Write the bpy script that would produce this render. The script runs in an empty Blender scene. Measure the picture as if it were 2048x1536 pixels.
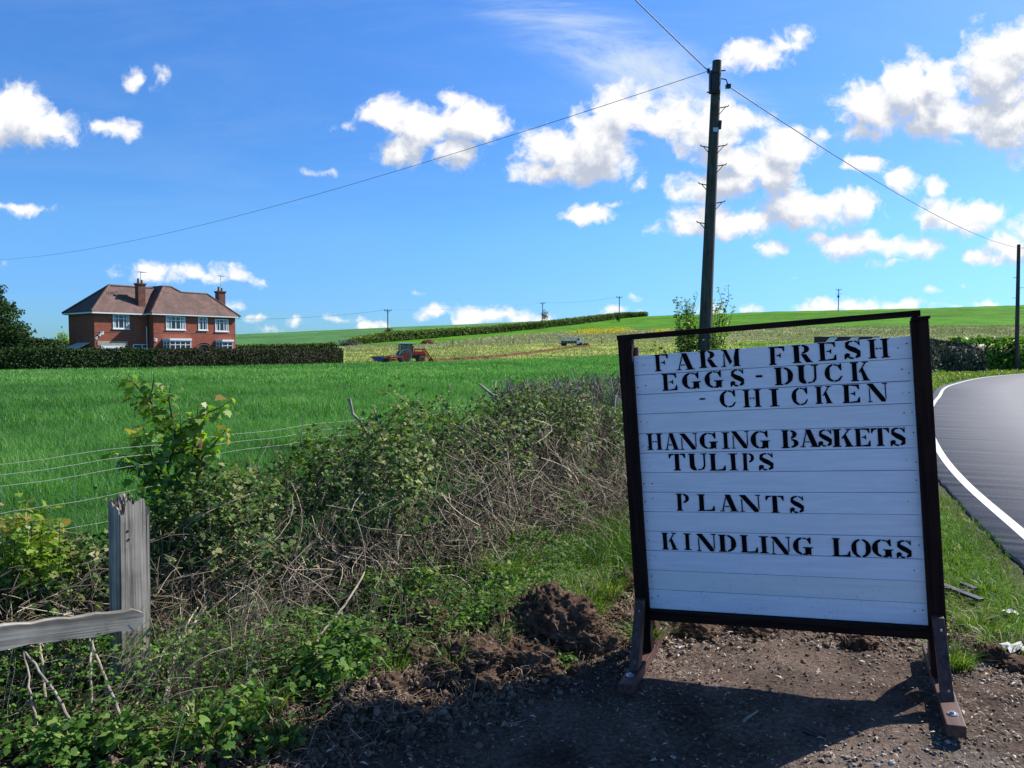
import bpy, bmesh, math, random
import numpy as np
from mathutils import Vector, Matrix
C = bpy.context.scene
COL = C.collection
rng = np.random.default_rng(7)
random.seed(7)
R = math.radians

# ------------------------------------------------------------------ camera, sky, sun, exposure
F_PX = 1500.0                       # focal length in pixels of a 2048 px wide frame
EYE = 1.67
PITCH = math.atan(68 / F_PX)
cam_d = bpy.data.cameras.new('camera')
cam = bpy.data.objects.new('camera', cam_d)
COL.objects.link(cam)
cam_d.sensor_width = 36
cam_d.lens = 36 * F_PX / 2048
cam_d.clip_start = 0.05
cam_d.clip_end = 6000
cam.location = (0, 0, EYE)
cam.rotation_euler = (math.pi / 2 - PITCH, 0, 0)
C.camera = cam

SUN_EL, SUN_AZ = R(39), R(60)       # azimuth measured clockwise from the view direction (+Y)
SUN_DIR = Vector((math.sin(SUN_AZ) * math.cos(SUN_EL), math.cos(SUN_AZ) * math.cos(SUN_EL), math.sin(SUN_EL)))
sun_d = bpy.data.lights.new('sun', 'SUN')
sun_d.energy = 5.0
sun_d.angle = R(0.5)
sun_d.color = (1.0, 0.95, 0.87)
sun = bpy.data.objects.new('sun', sun_d)
COL.objects.link(sun)
sun.rotation_euler = (-SUN_DIR).to_track_quat('-Z', 'Y').to_euler()

C.view_settings.view_transform = 'Standard'
C.view_settings.look = 'None'
C.view_settings.exposure = 0.5
C.view_settings.gamma = 1.0
C.render.film_transparent = False


def ray(px, py):
    xc = (px - 1024) / F_PX
    zc = -(py - 768) / F_PX
    c, s = math.cos(PITCH), math.sin(PITCH)
    return xc, c + zc * s, -s + zc * c


class NT:
    """tiny node-tree helper"""
    def __init__(self, tree):
        self.t = tree
        self.n = tree.nodes
        self.l = tree.links

    def new(self, typ, **kw):
        n = self.n.new(typ)
        for k, v in kw.items():
            setattr(n, k, v)
        return n

    def put(self, sock, v):
        if isinstance(v, bpy.types.NodeSocket):
            self.l.new(v, sock)
        elif v is not None:
            if hasattr(sock, 'default_value') and hasattr(sock.default_value, '__len__') and not hasattr(v, '__len__'):
                v = (v,) * len(sock.default_value)
            if hasattr(v, '__len__') and len(v) == 3 and len(sock.default_value) == 4:
                v = (*v, 1.0)
            sock.default_value = v

    def math(self, op, a, b=None, c=None, clamp=False):
        n = self.new('ShaderNodeMath', operation=op, use_clamp=clamp)
        self.put(n.inputs[0], a)
        self.put(n.inputs[1], b)
        if c is not None:
            self.put(n.inputs[2], c)
        return n.outputs[0]

    def vec(self, op, a, b=None, c=None):
        n = self.new('ShaderNodeVectorMath', operation=op)
        self.put(n.inputs[0], a)
        if b is not None:
            self.put(n.inputs[1], b)
        if c is not None:
            self.put(n.inputs[2], c)
        return n.outputs['Value'] if op in ('LENGTH', 'DOT_PRODUCT') else n.outputs[0]

    def mix(self, f, a, b, blend='MIX'):
        n = self.new('ShaderNodeMix', data_type='RGBA', blend_type=blend)
        self.put(n.inputs[0], f)
        self.put(n.inputs[6], a)
        self.put(n.inputs[7], b)
        return n.outputs[2]

    def noise(self, vec, scale, detail=4, rough=0.55, dim='3D', dist=0.0):
        n = self.new('ShaderNodeTexNoise', noise_dimensions=dim)
        self.put(n.inputs['Vector'], vec)
        n.inputs['Scale'].default_value = scale
        n.inputs['Detail'].default_value = detail
        n.inputs['Roughness'].default_value = rough
        n.inputs['Distortion'].default_value = dist
        return n.outputs['Fac']

    def ramp(self, f, stops):
        n = self.new('ShaderNodeValToRGB')
        e = n.color_ramp.elements
        e[0].position, e[0].color = stops[0][0], (*stops[0][1], 1)
        e[1].position, e[1].color = stops[-1][0], (*stops[-1][1], 1)
        for p, c in stops[1:-1]:
            x = e.new(p)
            x.color = (*c, 1)
        self.put(n.inputs[0], f)
        return n.outputs[0]

    def maprange(self, v, a, b, c=0.0, d=1.0, smooth=True):
        n = self.new('ShaderNodeMapRange', interpolation_type='SMOOTHSTEP' if smooth else 'LINEAR')
        self.put(n.inputs[0], v)
        for i, q in enumerate((a, b, c, d)):
            n.inputs[i + 1].default_value = q
        return n.outputs[0]


# ---- world: Nishita sky with cumulus laid out by direction
W = bpy.data.worlds.new('World')
C.world = W
W.use_nodes = True
W.node_tree.nodes.clear()
w = NT(W.node_tree)
# (px, py, rx, ry) of the puffs; turned into directions (x/y, z/y)
PUFFS = [
    (40, 245, 75, 45), (105, 255, 60, 38), (0, 250, 60, 42), (232, 258, 42, 16), (35, 415, 65, 9), (265, 157, 14, 13), (320, 152, 16, 18),
    (770, 225, 55, 28), (850, 245, 70, 34), (905, 205, 34, 26), (940, 250, 60, 36), (800, 300, 42, 28), (915, 305, 42, 26), (690, 252, 24, 12), (635, 345, 34, 9),
    (1110, 300, 62, 44), (1200, 285, 85, 55), (1250, 225, 66, 44), (1330, 250, 80, 45), (1420, 270, 70, 52), (1120, 345, 80, 22), (1480, 240, 55, 22),
    (1180, 428, 48, 14), (1145, 410, 18, 10), (1230, 410, 24, 7), (1290, 370, 13, 10),
    (1560, 300, 85, 36), (1640, 275, 34, 24), (1440, 370, 90, 28), (1530, 345, 70, 34), (1480, 440, 110, 30), (1590, 420, 100, 34), (1690, 400, 50, 26), (1370, 460, 45, 18), (1480, 320, 70, 30),
    (1510, 110, 60, 26), (1570, 85, 36, 22), (1470, 125, 32, 16), (1600, 70, 20, 12),
    (1740, 220, 68, 46), (1820, 190, 60, 58), (1880, 160, 50, 46), (1880, 235, 95, 44), (2000, 150, 90, 72), (2030, 90, 60, 40), (2000, 240, 80, 40), (1730, 262, 60, 20), (2100, 200, 80, 90),
    (1730, 326, 44, 15), (1805, 362, 32, 26), (1875, 368, 20, 18), (1860, 402, 10, 6),
    (1930, 435, 62, 34), (1560, 498, 34, 14), (1635, 478, 26, 20), (1720, 490, 80, 20), (1830, 500, 60, 26), (1800, 526, 46, 9), (1960, 515, 40, 12), (2020, 490, 40, 24), (2080, 470, 50, 40), (1960, 420, 40, 25),
    (1580, 555, 18, 7), (1868, 580, 26, 7), (1922, 570, 11, 8), (1270, 588, 14, 7),
    (300, 545, 40, 16), (390, 548, 55, 20), (470, 548, 28, 16), (528, 565, 13, 9), (465, 612, 18, 10),
    (0, 525, 12, 14), (590, 645, 24, 10), (545, 660, 22, 9), (690, 637, 38, 11), (740, 650, 30, 9), (870, 625, 28, 12), (830, 583, 13, 6), (990, 632, 60, 18), (1050, 640, 50, 13), (935, 645, 24, 11),
    (1230, 622, 36, 12), (1270, 628, 30, 10), (1420, 615, 30, 10), (1500, 620, 30, 8), (1700, 612, 60, 13), (1740, 606, 26, 10), (1650, 620, 44, 8), (1810, 610, 36, 11), (1900, 615, 30, 8), (1990, 612, 50, 9), (520, 640, 20, 7),
]
g = bpy.data.node_groups.new('cloud_field', 'ShaderNodeTree')
g.interface.new_socket('P', in_out='INPUT', socket_type='NodeSocketVector')
g.interface.new_socket('D', in_out='OUTPUT', socket_type='NodeSocketFloat')
G = NT(g)
gi = G.new('NodeGroupInput')
go = G.new('NodeGroupOutput')
P0_ = gi.outputs[0]
wn = G.new('ShaderNodeTexNoise')
G.put(wn.inputs['Vector'], P0_)
wn.inputs['Scale'].default_value = 26
wn.inputs['Detail'].default_value = 4
P = G.vec('ADD', P0_, G.vec('MULTIPLY', G.vec('SUBTRACT', wn.outputs['Color'], (.5, .5, .5)), (.034, .026, 0)))
acc = None
for px, py, rx, ry in PUFFS:
    x, y, z = ray(px, py)
    cx, cz = x / y, z / y
    kk = 1.12 if rx < 40 else 1.36
    ix, iz = F_PX / (rx * kk), F_PX / (ry * kk)
    v = G.vec('MULTIPLY_ADD', P, (ix, iz, 0), (-cx * ix, -cz * iz, 0))
    d = G.math('MULTIPLY', G.vec('LENGTH', v), 1.0)
    # bigger clouds are allowed a deeper interior
    k = min(1.0, 0.10 + (rx * ry) ** 0.5 / 48)
    d = G.math('MULTIPLY', G.math('SUBTRACT', 1.0, d), k)
    acc = d if acc is None else G.math('SMOOTH_MAX', acc, d, 0.12)
n1 = G.noise(P, 13, 9, 0.60, dist=0.25)
n2 = G.noise(P, 42, 6, 0.62)
f1 = G.math('MULTIPLY', G.math('SUBTRACT', n1, 0.5), 2.3)
f2 = G.math('MULTIPLY', G.math('SUBTRACT', n2, 0.5), 1.1)
tot = G.math('ADD', G.math('ADD', acc, f1), f2)
tot = G.math('MAXIMUM', tot, -1.0)
g.links.new(tot, go.inputs[0])

tc = w.new('ShaderNodeTexCoord')
sep = w.new('ShaderNodeSeparateXYZ')
w.put(sep.inputs[0], tc.outputs['Generated'])
yy = w.math('MAXIMUM', sep.outputs[1], 0.02)
com = w.new('ShaderNodeCombineXYZ')
w.put(com.inputs[0], w.math('DIVIDE', sep.outputs[0], yy))
w.put(com.inputs[1], w.math('DIVIDE', sep.outputs[2], yy))
P = com.outputs[0]


def field(vec):
    n = w.new('ShaderNodeGroup')
    n.node_tree = g
    w.put(n.inputs[0], vec)
    return n.outputs[0]


s0 = field(P)
s1 = field(w.vec('ADD', P, (0.010, 0.020, 0)))
s2 = field(w.vec('ADD', P, (0.002, 0.045, 0)))
front = w.maprange(sep.outputs[1], 0.02, 0.2)
alpha = w.math('MULTIPLY', w.maprange(s0, -0.06, 0.52), front)
lit = w.math('SUBTRACT', w.math('SUBTRACT', 0.0, w.math('MULTIPLY', w.math('SUBTRACT', s1, s0), 0.9)), w.math('MULTIPLY', w.math('MAXIMUM', s2, 0.0), 0.75))
shade = w.maprange(lit, -0.92, 0.16)
ccol = w.mix(shade, (0.52, 0.58, 0.70), (1.0, 1.0, 1.0))
# thin cirrus streaks
rot = w.new('ShaderNodeMapping')
rot.inputs['Rotation'].default_value = (0, 0, R(32))
rot.inputs['Scale'].default_value = (2.6, 11.0, 1)
w.put(rot.inputs[0], P)
ci = w.noise(rot.outputs[0], 1.0, 9, 0.68, dist=0.6)
x, y, z = ray(1240, 110)
m = w.new('ShaderNodeMapping')
m.vector_type = 'TEXTURE'
m.inputs['Location'].default_value = (x / y, z / y, 0)
m.inputs['Rotation'].default_value = (0, 0, -R(23))
m.inputs['Scale'].default_value = (0.26, 0.060, 1)
w.put(m.inputs[0], P)
band = w.maprange(w.vec('LENGTH', m.outputs[0]), 1.1, 0.2)
cirrus = w.math('MULTIPLY', w.maprange(ci, 0.36, 0.70), w.math('MULTIPLY_ADD', band, 0.95, 0.07))
cirrus = w.math('MULTIPLY', cirrus, w.maprange(sep.outputs[2], 0.05, 0.22))

sky = w.new('ShaderNodeTexSky', sky_type='NISHITA')
sky.sun_disc = False
sky.sun_elevation = SUN_EL
sky.sun_rotation = SUN_AZ
sky.altitude = 0
sky.air_density = 1.0
sky.dust_density = 0.3
sky.ozone_density = 3.0
hs = w.new('ShaderNodeHueSaturation')
hs.inputs['Saturation'].default_value = 1.32
w.put(hs.inputs['Color'], sky.outputs[0])
skyt = w.mix(1.0, hs.outputs[0], (0.80, 0.98, 1.10), 'MULTIPLY')
# sky tint by height; dimmed overhead, out of view, to weaken ground fill
el = w.maprange(sep.outputs[2], 0.0, 1.0, 0, 1, False)
sky_tint = w.ramp(el, [(0.0, (.23, .40, .65)), (.065, (.30, .42, .655)), (.15, (.50, .55, .65)), (.26, (.66, .60, .667)), (.40, (.93, .69, .74)), (.50, (.95, .68, .75)), (.62, (.50, .32, .31)), (1.0, (.28, .18, .16))])
skyc = w.vec('MULTIPLY', w.vec('MULTIPLY', skyt, sky_tint), (2.0, 2.0, 2.0))
b1 = w.new('ShaderNodeBackground')
w.put(b1.inputs[0], skyc)
b1.inputs[1].default_value = 0.086
b2 = w.new('ShaderNodeBackground')
w.put(b2.inputs[0], ccol)
b2.inputs[1].default_value = 0.73
b3 = w.new('ShaderNodeBackground')
b3.inputs[0].default_value = (0.72, 0.85, 1, 1)
b3.inputs[1].default_value = 0.67
m1 = w.new('ShaderNodeMixShader')
w.put(m1.inputs[0], cirrus)
w.l.new(b1.outputs[0], m1.inputs[1])
w.l.new(b3.outputs[0], m1.inputs[2])
m2 = w.new('ShaderNodeMixShader')
w.put(m2.inputs[0], alpha)
w.l.new(m1.outputs[0], m2.inputs[1])
w.l.new(b2.outputs[0], m2.inputs[2])
wo = w.new('ShaderNodeOutputWorld')
w.l.new(m2.outputs[0], wo.inputs[0])
W.cycles.sampling_method = 'MANUAL'
W.cycles.sample_map_resolution = 512


# ------------------------------------------------------------------ mesh helpers
def tag(o, label=None, cat=None, group=None, kind=None):
    if label: o['label'] = label
    if cat: o['category'] = cat
    if group: o['group'] = group
    if kind: o['kind'] = kind
    return o


def empty(name, loc, rz=0.0, label=None, cat=None, group=None):
    o = bpy.data.objects.new(name, None)
    COL.objects.link(o)
    o.location = loc
    o.rotation_euler = (0, 0, rz)
    o.empty_display_size = 0.1
    return tag(o, label, cat, group)


def copy_tree(o, parent=None):
    c = o.copy()
    COL.objects.link(c)
    c.parent = parent
    for ch in list(o.children):
        copy_tree(ch, c)
    return c


def np_obj(name, verts, faces, mat, parent=None, attrs=None, smooth=False, vattrs=None):
    """faces: list of int arrays (n,k)"""
    me = bpy.data.meshes.new(name)
    verts = np.asarray(verts, dtype=np.float32)
    me.vertices.add(len(verts))
    me.vertices.foreach_set('co', verts.ravel())
    faces = [f for f in faces if len(f)]
    loops = np.concatenate([f.ravel() for f in faces]).astype(np.int32)
    tot = np.concatenate([np.full(len(f), f.shape[1]) for f in faces]).astype(np.int32)
    start = np.concatenate([[0], np.cumsum(tot)[:-1]]).astype(np.int32)
    me.loops.add(len(loops))
    me.loops.foreach_set('vertex_index', loops)
    me.polygons.add(len(tot))
    me.polygons.foreach_set('loop_start', start)
    me.polygons.foreach_set('loop_total', tot)
    if smooth:
        me.polygons.foreach_set('use_smooth', np.ones(len(tot), dtype=bool))
    me.update(calc_edges=True)
    for k, a in (attrs or {}).items():
        at = me.attributes.new(k, 'FLOAT', 'FACE')
        at.data.foreach_set('value', np.asarray(a, dtype=np.float32))
    for k, a in (vattrs or {}).items():
        a = np.asarray(a, dtype=np.float32)
        if a.ndim == 2:
            at = me.attributes.new(k, 'FLOAT_COLOR', 'POINT')
            at.data.foreach_set('color', np.concatenate([a, np.ones((len(a), 1), np.float32)], 1).ravel())
        else:
            at = me.attributes.new(k, 'FLOAT', 'POINT')
            at.data.foreach_set('value', a)
    me.materials.append(mat)
    o = bpy.data.objects.new(name, me)
    COL.objects.link(o)
    if parent is not None:
        o.parent = parent
    return o


class MB:
    """collects boxes, tubes and polygons into one mesh"""
    def __init__(self):
        self.v, self.f = [], []

    def poly(self, pts):
        b = len(self.v)
        self.v += [tuple(p) for p in pts]
        self.f.append(tuple(range(b, b + len(pts))))

    def hexa(self, p):
        b = len(self.v)
        self.v += [tuple(q) for q in p]
        for f in ((0, 3, 2, 1), (4, 5, 6, 7), (0, 1, 5, 4), (1, 2, 6, 5), (2, 3, 7, 6), (3, 0, 4, 7)):
            self.f.append(tuple(b + i for i in f))

    def box(self, x0, x1, y0, y1, z0, z1):
        self.hexa([(x0, y0, z0), (x1, y0, z0), (x1, y1, z0), (x0, y1, z0), (x0, y0, z1), (x1, y0, z1), (x1, y1, z1), (x0, y1, z1)])

    def beam(self, a, b, wx, wy, up=(0, 0, 1)):
        """box section wx (sideways) by wy (in up direction) from a to b"""
        a, b = Vector(a), Vector(b)
        d = (b - a).normalized()
        s = d.cross(Vector(up))
        if s.length < 1e-4:
            s = Vector((1, 0, 0))
        s.normalize()
        t = s.cross(d)
        s *= wx / 2
        t *= wy / 2
        self.hexa([a - s - t, a + s - t, a + s + t, a - s + t, b - s - t, b + s - t, b + s + t, b - s + t])

    def tube(self, pts, rad, n=8, cap=True):
        pts = [Vector(p) for p in pts]
        if not hasattr(rad, '__len__'):
            rad = [rad] * len(pts)
        b = len(self.v)
        ref = Vector((0, 0, 1)) if abs((pts[-1] - pts[0]).normalized().z) < 0.9 else Vector((1, 0, 0))
        for i, p in enumerate(pts):
            d = (pts[min(i + 1, len(pts) - 1)] - pts[max(i - 1, 0)]).normalized()
            s = d.cross(ref).normalized()
            t = s.cross(d)
            for k in range(n):
                a = 2 * math.pi * k / n
                self.v.append(tuple(p + (s * math.cos(a) + t * math.sin(a)) * rad[i]))
        for i in range(len(pts) - 1):
            for k in range(n):
                k2 = (k + 1) % n
                self.f.append((b + i * n + k, b + i * n + k2, b + (i + 1) * n + k2, b + (i + 1) * n + k))
        if cap:
            self.f.append(tuple(b + k for k in reversed(range(n))))
            self.f.append(tuple(b + (len(pts) - 1) * n + k for k in range(n)))

    def build(self, name, m, parent=None, bevel=0.0, smooth=False):
        me = bpy.data.meshes.new(name)
        me.from_pydata(self.v, [], self.f)
        bm = bmesh.new()
        bm.from_mesh(me)
        bmesh.ops.recalc_face_normals(bm, faces=bm.faces)
        if bevel:
            es = [e for e in bm.edges if len(e.link_faces) == 2 and e.calc_face_angle(0) > 0.6]
            bmesh.ops.bevel(bm, geom=es, offset=bevel, segments=2, affect='EDGES', profile=0.6)
        if smooth:
            for f in bm.faces:
                f.smooth = True
        bm.to_mesh(me)
        bm.free()
        if smooth:
            try:
                me.set_sharp_from_angle(angle=R(40))
            except Exception:
                pass
        me.materials.append(m)
        o = bpy.data.objects.new(name, me)
        COL.objects.link(o)
        if parent is not None:
            o.parent = parent
        return o


def hashn(ix, iy, seed):
    h = (ix.astype(np.int64) * 374761393 + iy.astype(np.int64) * 668265263 + seed * 1442695041) & 0x7fffffff
    h = ((h ^ (h >> 13)) * 1274126177) & 0x7fffffff
    return ((h ^ (h >> 16)) & 0xffffff) / float(0xffffff)


def vnoise(x, y, seed=0):
    ix, iy = np.floor(x), np.floor(y)
    fx, fy = x - ix, y - iy
    fx, fy = fx * fx * (3 - 2 * fx), fy * fy * (3 - 2 * fy)
    a, b = hashn(ix, iy, seed), hashn(ix + 1, iy, seed)
    c, d = hashn(ix, iy + 1, seed), hashn(ix + 1, iy + 1, seed)
    return (a * (1 - fx) + b * fx) * (1 - fy) + (c * (1 - fx) + d * fx) * fy


def fbm(x, y, seed=0, oct=4, gain=0.5):
    s = np.zeros(np.shape(x))
    amp, tot, f = 1.0, 0.0, 1.0
    for k in range(oct):
        s = s + amp * vnoise(x * f + 17.3 * k, y * f - 9.1 * k, seed + k)
        tot += amp
        amp *= gain
        f *= 2.03
    return s / tot - 0.5


def smooth01(t):
    t = np.clip(t, 0, 1)
    return t * t * (3 - 2 * t)


# ------------------------------------------------------------------ the lie of the land
SKYX = np.array([-1400, -600, 0, 134, 480, 776, 1085, 1240, 1300, 1400, 1552, 1700, 1850, 2048, 2600, 3600.0])
SKYY = np.array([697, 690, 681, 678, 668.5, 655, 642, 635, 632, 629, 623, 620, 616.5, 610, 600, 595.0])
EDGE_X = np.array([-6, -2.2, -1.5, -.77, -.56, -.14, .01, .16, .37, .69, 1.1, 1.69, 2.16, 2.65, 3.2, 4.2, 9])
EDGE_Y = np.array([1.6, 2.2, 2.65, 3.15, 3.32, 3.56, 3.74, 3.94, 4.1, 4.4, 4.43, 4.39, 4.17, 3.88, 3.6, 3.5, 3.3])
# left-hand white line of the road
LINE = [(1.6, -9), (2.05, -4), (2.45, -1), (2.95, 2), (3.6, 4.3), (4.45, 6.5), (5.5, 9.1), (6.8, 11.9), (8.75, 15.7), (10.6, 19.0), (14.3, 25.1), (20.4, 34.6), (30.5, 46.6), (46, 59), (68, 69), (110, 76)]


def catmull(pts, n=12):
    out = []
    p = [Vector((*q, 0)) for q in pts]
    p = [p[0] * 2 - p[1]] + p + [p[-1] * 2 - p[-2]]
    for i in range(1, len(p) - 2):
        for k in range(n):
            t = k / n
            a, b, c, d = p[i - 1], p[i], p[i + 1], p[i + 2]
            out.append(0.5 * ((2 * b) + (c - a) * t + (2 * a - 5 * b + 4 * c - d) * t * t + (3 * b - a - 3 * c + d) * t ** 3))
    out.append(p[-2])
    return np.array([(q.x, q.y) for q in out])


LINEC = catmull(LINE)
dl = np.gradient(LINEC, axis=0)
dl /= np.linalg.norm(dl, axis=1)[:, None]
LINEN = np.stack([dl[:, 1], -dl[:, 0]], 1)          # points to the road side (right)
ROADZ = 0.085


def road_dist(x, y):
    """signed distance to the white line: positive on the tarmac"""
    x, y = np.asarray(x, float), np.asarray(y, float)
    sh = x.shape
    xf, yf = x.ravel(), y.ravel()
    best = np.full(xf.shape, 1e9)
    sg = np.zeros(xf.shape)
    m = (xf > -6) & (yf > -12) & (yf < 110) & (xf < 130)
    idx = np.nonzero(m)[0]
    for ch in np.array_split(idx, max(1, len(idx) // 60000)):
        if len(ch) == 0: continue
        dx = xf[ch, None] - LINEC[None, :, 0]
        dy = yf[ch, None] - LINEC[None, :, 1]
        k = np.argmin(dx * dx + dy * dy, 1)
        r = np.arange(len(ch))
        s = dx[r, k] * LINEN[k, 0] + dy[r, k] * LINEN[k, 1]
        best[ch] = s
    best[~m] = -50
    return best.reshape(sh)


def H(x, y, detail=True):
    x, y = np.asarray(x, float), np.asarray(y, float)
    ys = np.maximum(y, 1.0)
    px = 1024 + F_PX * np.clip(x / ys, -1.7, 1.7)
    zs = EYE + (700 - np.interp(px, SKYX, SKYY)) / F_PX * 360
    t = (y - 95) / 265.0
    S = np.where(t < 1, np.clip(t, 0, 1) ** 1.5, 1 - 0.35 * smooth01((t - 1) / 1.2))
    z = zs * S
    z = z + np.where(y > 90, fbm(x / 60, y / 60, 3, 3) * 0.8 * smooth01((y - 90) / 60) * (1 - smooth01((y - 280) / 60)), 0)
    near = 1 - smooth01((np.hypot(x, y) - 9) / 8)
    z = z + near * 0.072 * np.clip(x - 0.45, 0, 1.3) * (y < 60)
    # dug bank behind the dirt pad
    d = y - np.interp(x, EDGE_X, EDGE_Y)
    wobble = fbm(x * 2.2, y * 2.2, 11, 3) * 0.35
    hb = np.interp(x, [-6, -1.0, 0.0, 0.35, 0.8, 3, 9], [0.07, 0.09, 0.13, 0.12, 0.05, 0.03, 0.0])
    fade = 1 - smooth01((d - 1.2) / 2.0)
    z = z + near * hb * smooth01((d + wobble) / 0.22) * fade
    if detail:
        rough = near * (np.exp(-((d - 0.05) / 0.35) ** 2) * np.interp(x, [-3, -1.4, 0.9, 1.3, 3], [0.6, 1, 1, 0.35, 0.3]) + 0.10)
        rough = np.where(d > 0.7, rough + near * 0.12, rough)
        z = z + rough * (fbm(x * 7, y * 7, 21, 4, 0.6) * 0.22 + fbm(x * 26, y * 26, 23, 2) * 0.035)
        z = z + near * fbm(x * 1.6, y * 1.6, 31, 3) * 0.04
    rd = road_dist(x, y)
    k = smooth01((rd + 1.6) / 1.1) * (1 - smooth01((rd - 7.3) / 2.5))
    z = z * (1 - k) + (ROADZ - 0.03) * k
    return z


def H1(x, y):
    return float(H(np.array([x]), np.array([y]))[0])


def hit(px, py, zoff=0.0):
    """point of the land seen in direction (px, py)"""
    rx, ry, rz = ray(px, py)
    t = np.concatenate([np.arange(1.5, 30, 0.02), np.arange(30, 600, 0.25)])
    z = EYE + t * rz
    g_ = H(t * rx, t * ry, False) + zoff
    k = np.nonzero(z < g_)[0]
    if len(k) == 0:
        i = int(np.argmin(z - g_ + (t > 420) * 1e3))
    else:
        i = k[0]
    return t[i] * rx, t[i] * ry, float(g_[i] - zoff)


# ------------------------------------------------------------------ materials
def new_mat(name):
    m = bpy.data.materials.new(name)
    m.use_nodes = True
    m.node_tree.nodes.clear()
    t = NT(m.node_tree)
    t.out = t.new('ShaderNodeOutputMaterial')
    t.bsdf = t.new('ShaderNodeBsdfPrincipled')
    t.l.new(t.bsdf.outputs[0], t.out.inputs[0])
    return m, t


def simple(name, col, rough=0.6, var=0.25, scale=8.0, metal=0.0, bump=0.0, bscale=40.0, spec=0.5, col2=None):
    m, t = new_mat(name)
    tcn = t.new('ShaderNodeTexCoord')
    n = t.noise(tcn.outputs['Object'], scale, 5, 0.6)
    c2 = col2 or tuple(c * (1 - var) for c in col)
    c1 = tuple(min(1, c * (1 + var)) for c in col) if col2 is None else col
    t.put(t.bsdf.inputs['Base Color'], t.mix(t.maprange(n, 0.3, 0.7), c2, c1))
    t.put(t.bsdf.inputs['Roughness'], rough)
    t.put(t.bsdf.inputs['Metallic'], metal)
    t.put(t.bsdf.inputs['Specular IOR Level'], spec)
    if bump:
        b = t.new('ShaderNodeBump')
        b.inputs['Strength'].default_value = bump
        b.inputs['Distance'].default_value = 0.01
        t.put(b.inputs['Height'], t.noise(tcn.outputs['Object'], bscale, 4, 0.6))
        t.put(t.bsdf.inputs['Normal'], b.outputs[0])
    return m


def leafmat(name, stops, rough=0.5, trans=0.35, tcol=(1.3, 1.5, 0.6), spec=0.5):
    """leaf whose colour varies with the face attribute rnd; some light passes through"""
    m, t = new_mat(name)
    a = t.new('ShaderNodeAttribute', attribute_name='rnd')
    c = t.ramp(a.outputs['Fac'], stops)
    t.put(t.bsdf.inputs['Base Color'], c)
    t.put(t.bsdf.inputs['Roughness'], rough)
    t.put(t.bsdf.inputs['Specular IOR Level'], spec)
    tr = t.new('ShaderNodeBsdfTranslucent')
    t.put(tr.inputs[0], t.mix(1.0, c, tcol, 'MULTIPLY'))
    mx = t.new('ShaderNodeMixShader')
    mx.inputs[0].default_value = trans
    t.l.new(t.bsdf.outputs[0], mx.inputs[1])
    t.l.new(tr.outputs[0], mx.inputs[2])
    t.l.new(mx.outputs[0], t.out.inputs[0])
    return m


def woodmat(name, dark, light, axis='Z', rough=0.8, grain=1.0, bump=0.4):
    m, t = new_mat(name)
    tcn = t.new('ShaderNodeTexCoord')
    mp = t.new('ShaderNodeMapping')
    s = {'X': (2, 60, 60), 'Y': (60, 2, 60), 'Z': (60, 60, 2)}[axis]
    mp.inputs['Scale'].default_value = tuple(q * grain for q in s)
    t.put(mp.inputs[0], tcn.outputs['Object'])
    n = t.noise(mp.outputs[0], 1.0, 6, 0.6, dist=0.4)
    n2 = t.noise(tcn.outputs['Object'], 5, 4, 0.6)
    f = t.math('ADD', t.math('MULTIPLY', n, 0.7), t.math('MULTIPLY', n2, 0.3))
    t.put(t.bsdf.inputs['Base Color'], t.mix(t.maprange(f, 0.36, 0.62), dark, light))
    t.put(t.bsdf.inputs['Roughness'], rough)
    b = t.new('ShaderNodeBump')
    b.inputs['Strength'].default_value = bump
    b.inputs['Distance'].default_value = 0.004
    t.put(b.inputs['Height'], n)
    t.put(t.bsdf.inputs['Normal'], b.outputs[0])
    return m


def PT(px, py, d):
    """point at depth d (metres along +Y) in direction (px, py)"""
    x, y, z = ray(px, py)
    return (x / y * d, d, EYE + z / y * d)


def inpoly(x, y, poly):
    c = np.zeros(x.shape, bool)
    n = len(poly)
    j = n - 1
    for i in range(n):
        xi, yi = poly[i]
        xj, yj = poly[j]
        if yi != yj:
            c ^= ((yi > y) != (yj > y)) & (x < (xj - xi) * (y - yi) / (yj - yi) + xi)
        j = i
    return c


# ------------------------------------------------------------------ ground sheet
FENCE = [(-7.0, -4.6), (-2.56, 3.75), (-1.48, 5.8), (-0.5, 7.3), (0.6, 8.9), (1.9, 10.4), (3.4, 12.6), (4.4, 15.5), (6.8, 20.5), (10.6, 27), (16, 36), (24, 47), (36, 58)]
FEN = catmull(FENCE, 6)


def field_side(x, y):
    """positive = metres into the crop field, left of the hedge line"""
    fx = np.interp(y, FEN[:, 1], FEN[:, 0])
    return (fx - x) * 0.85


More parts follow.
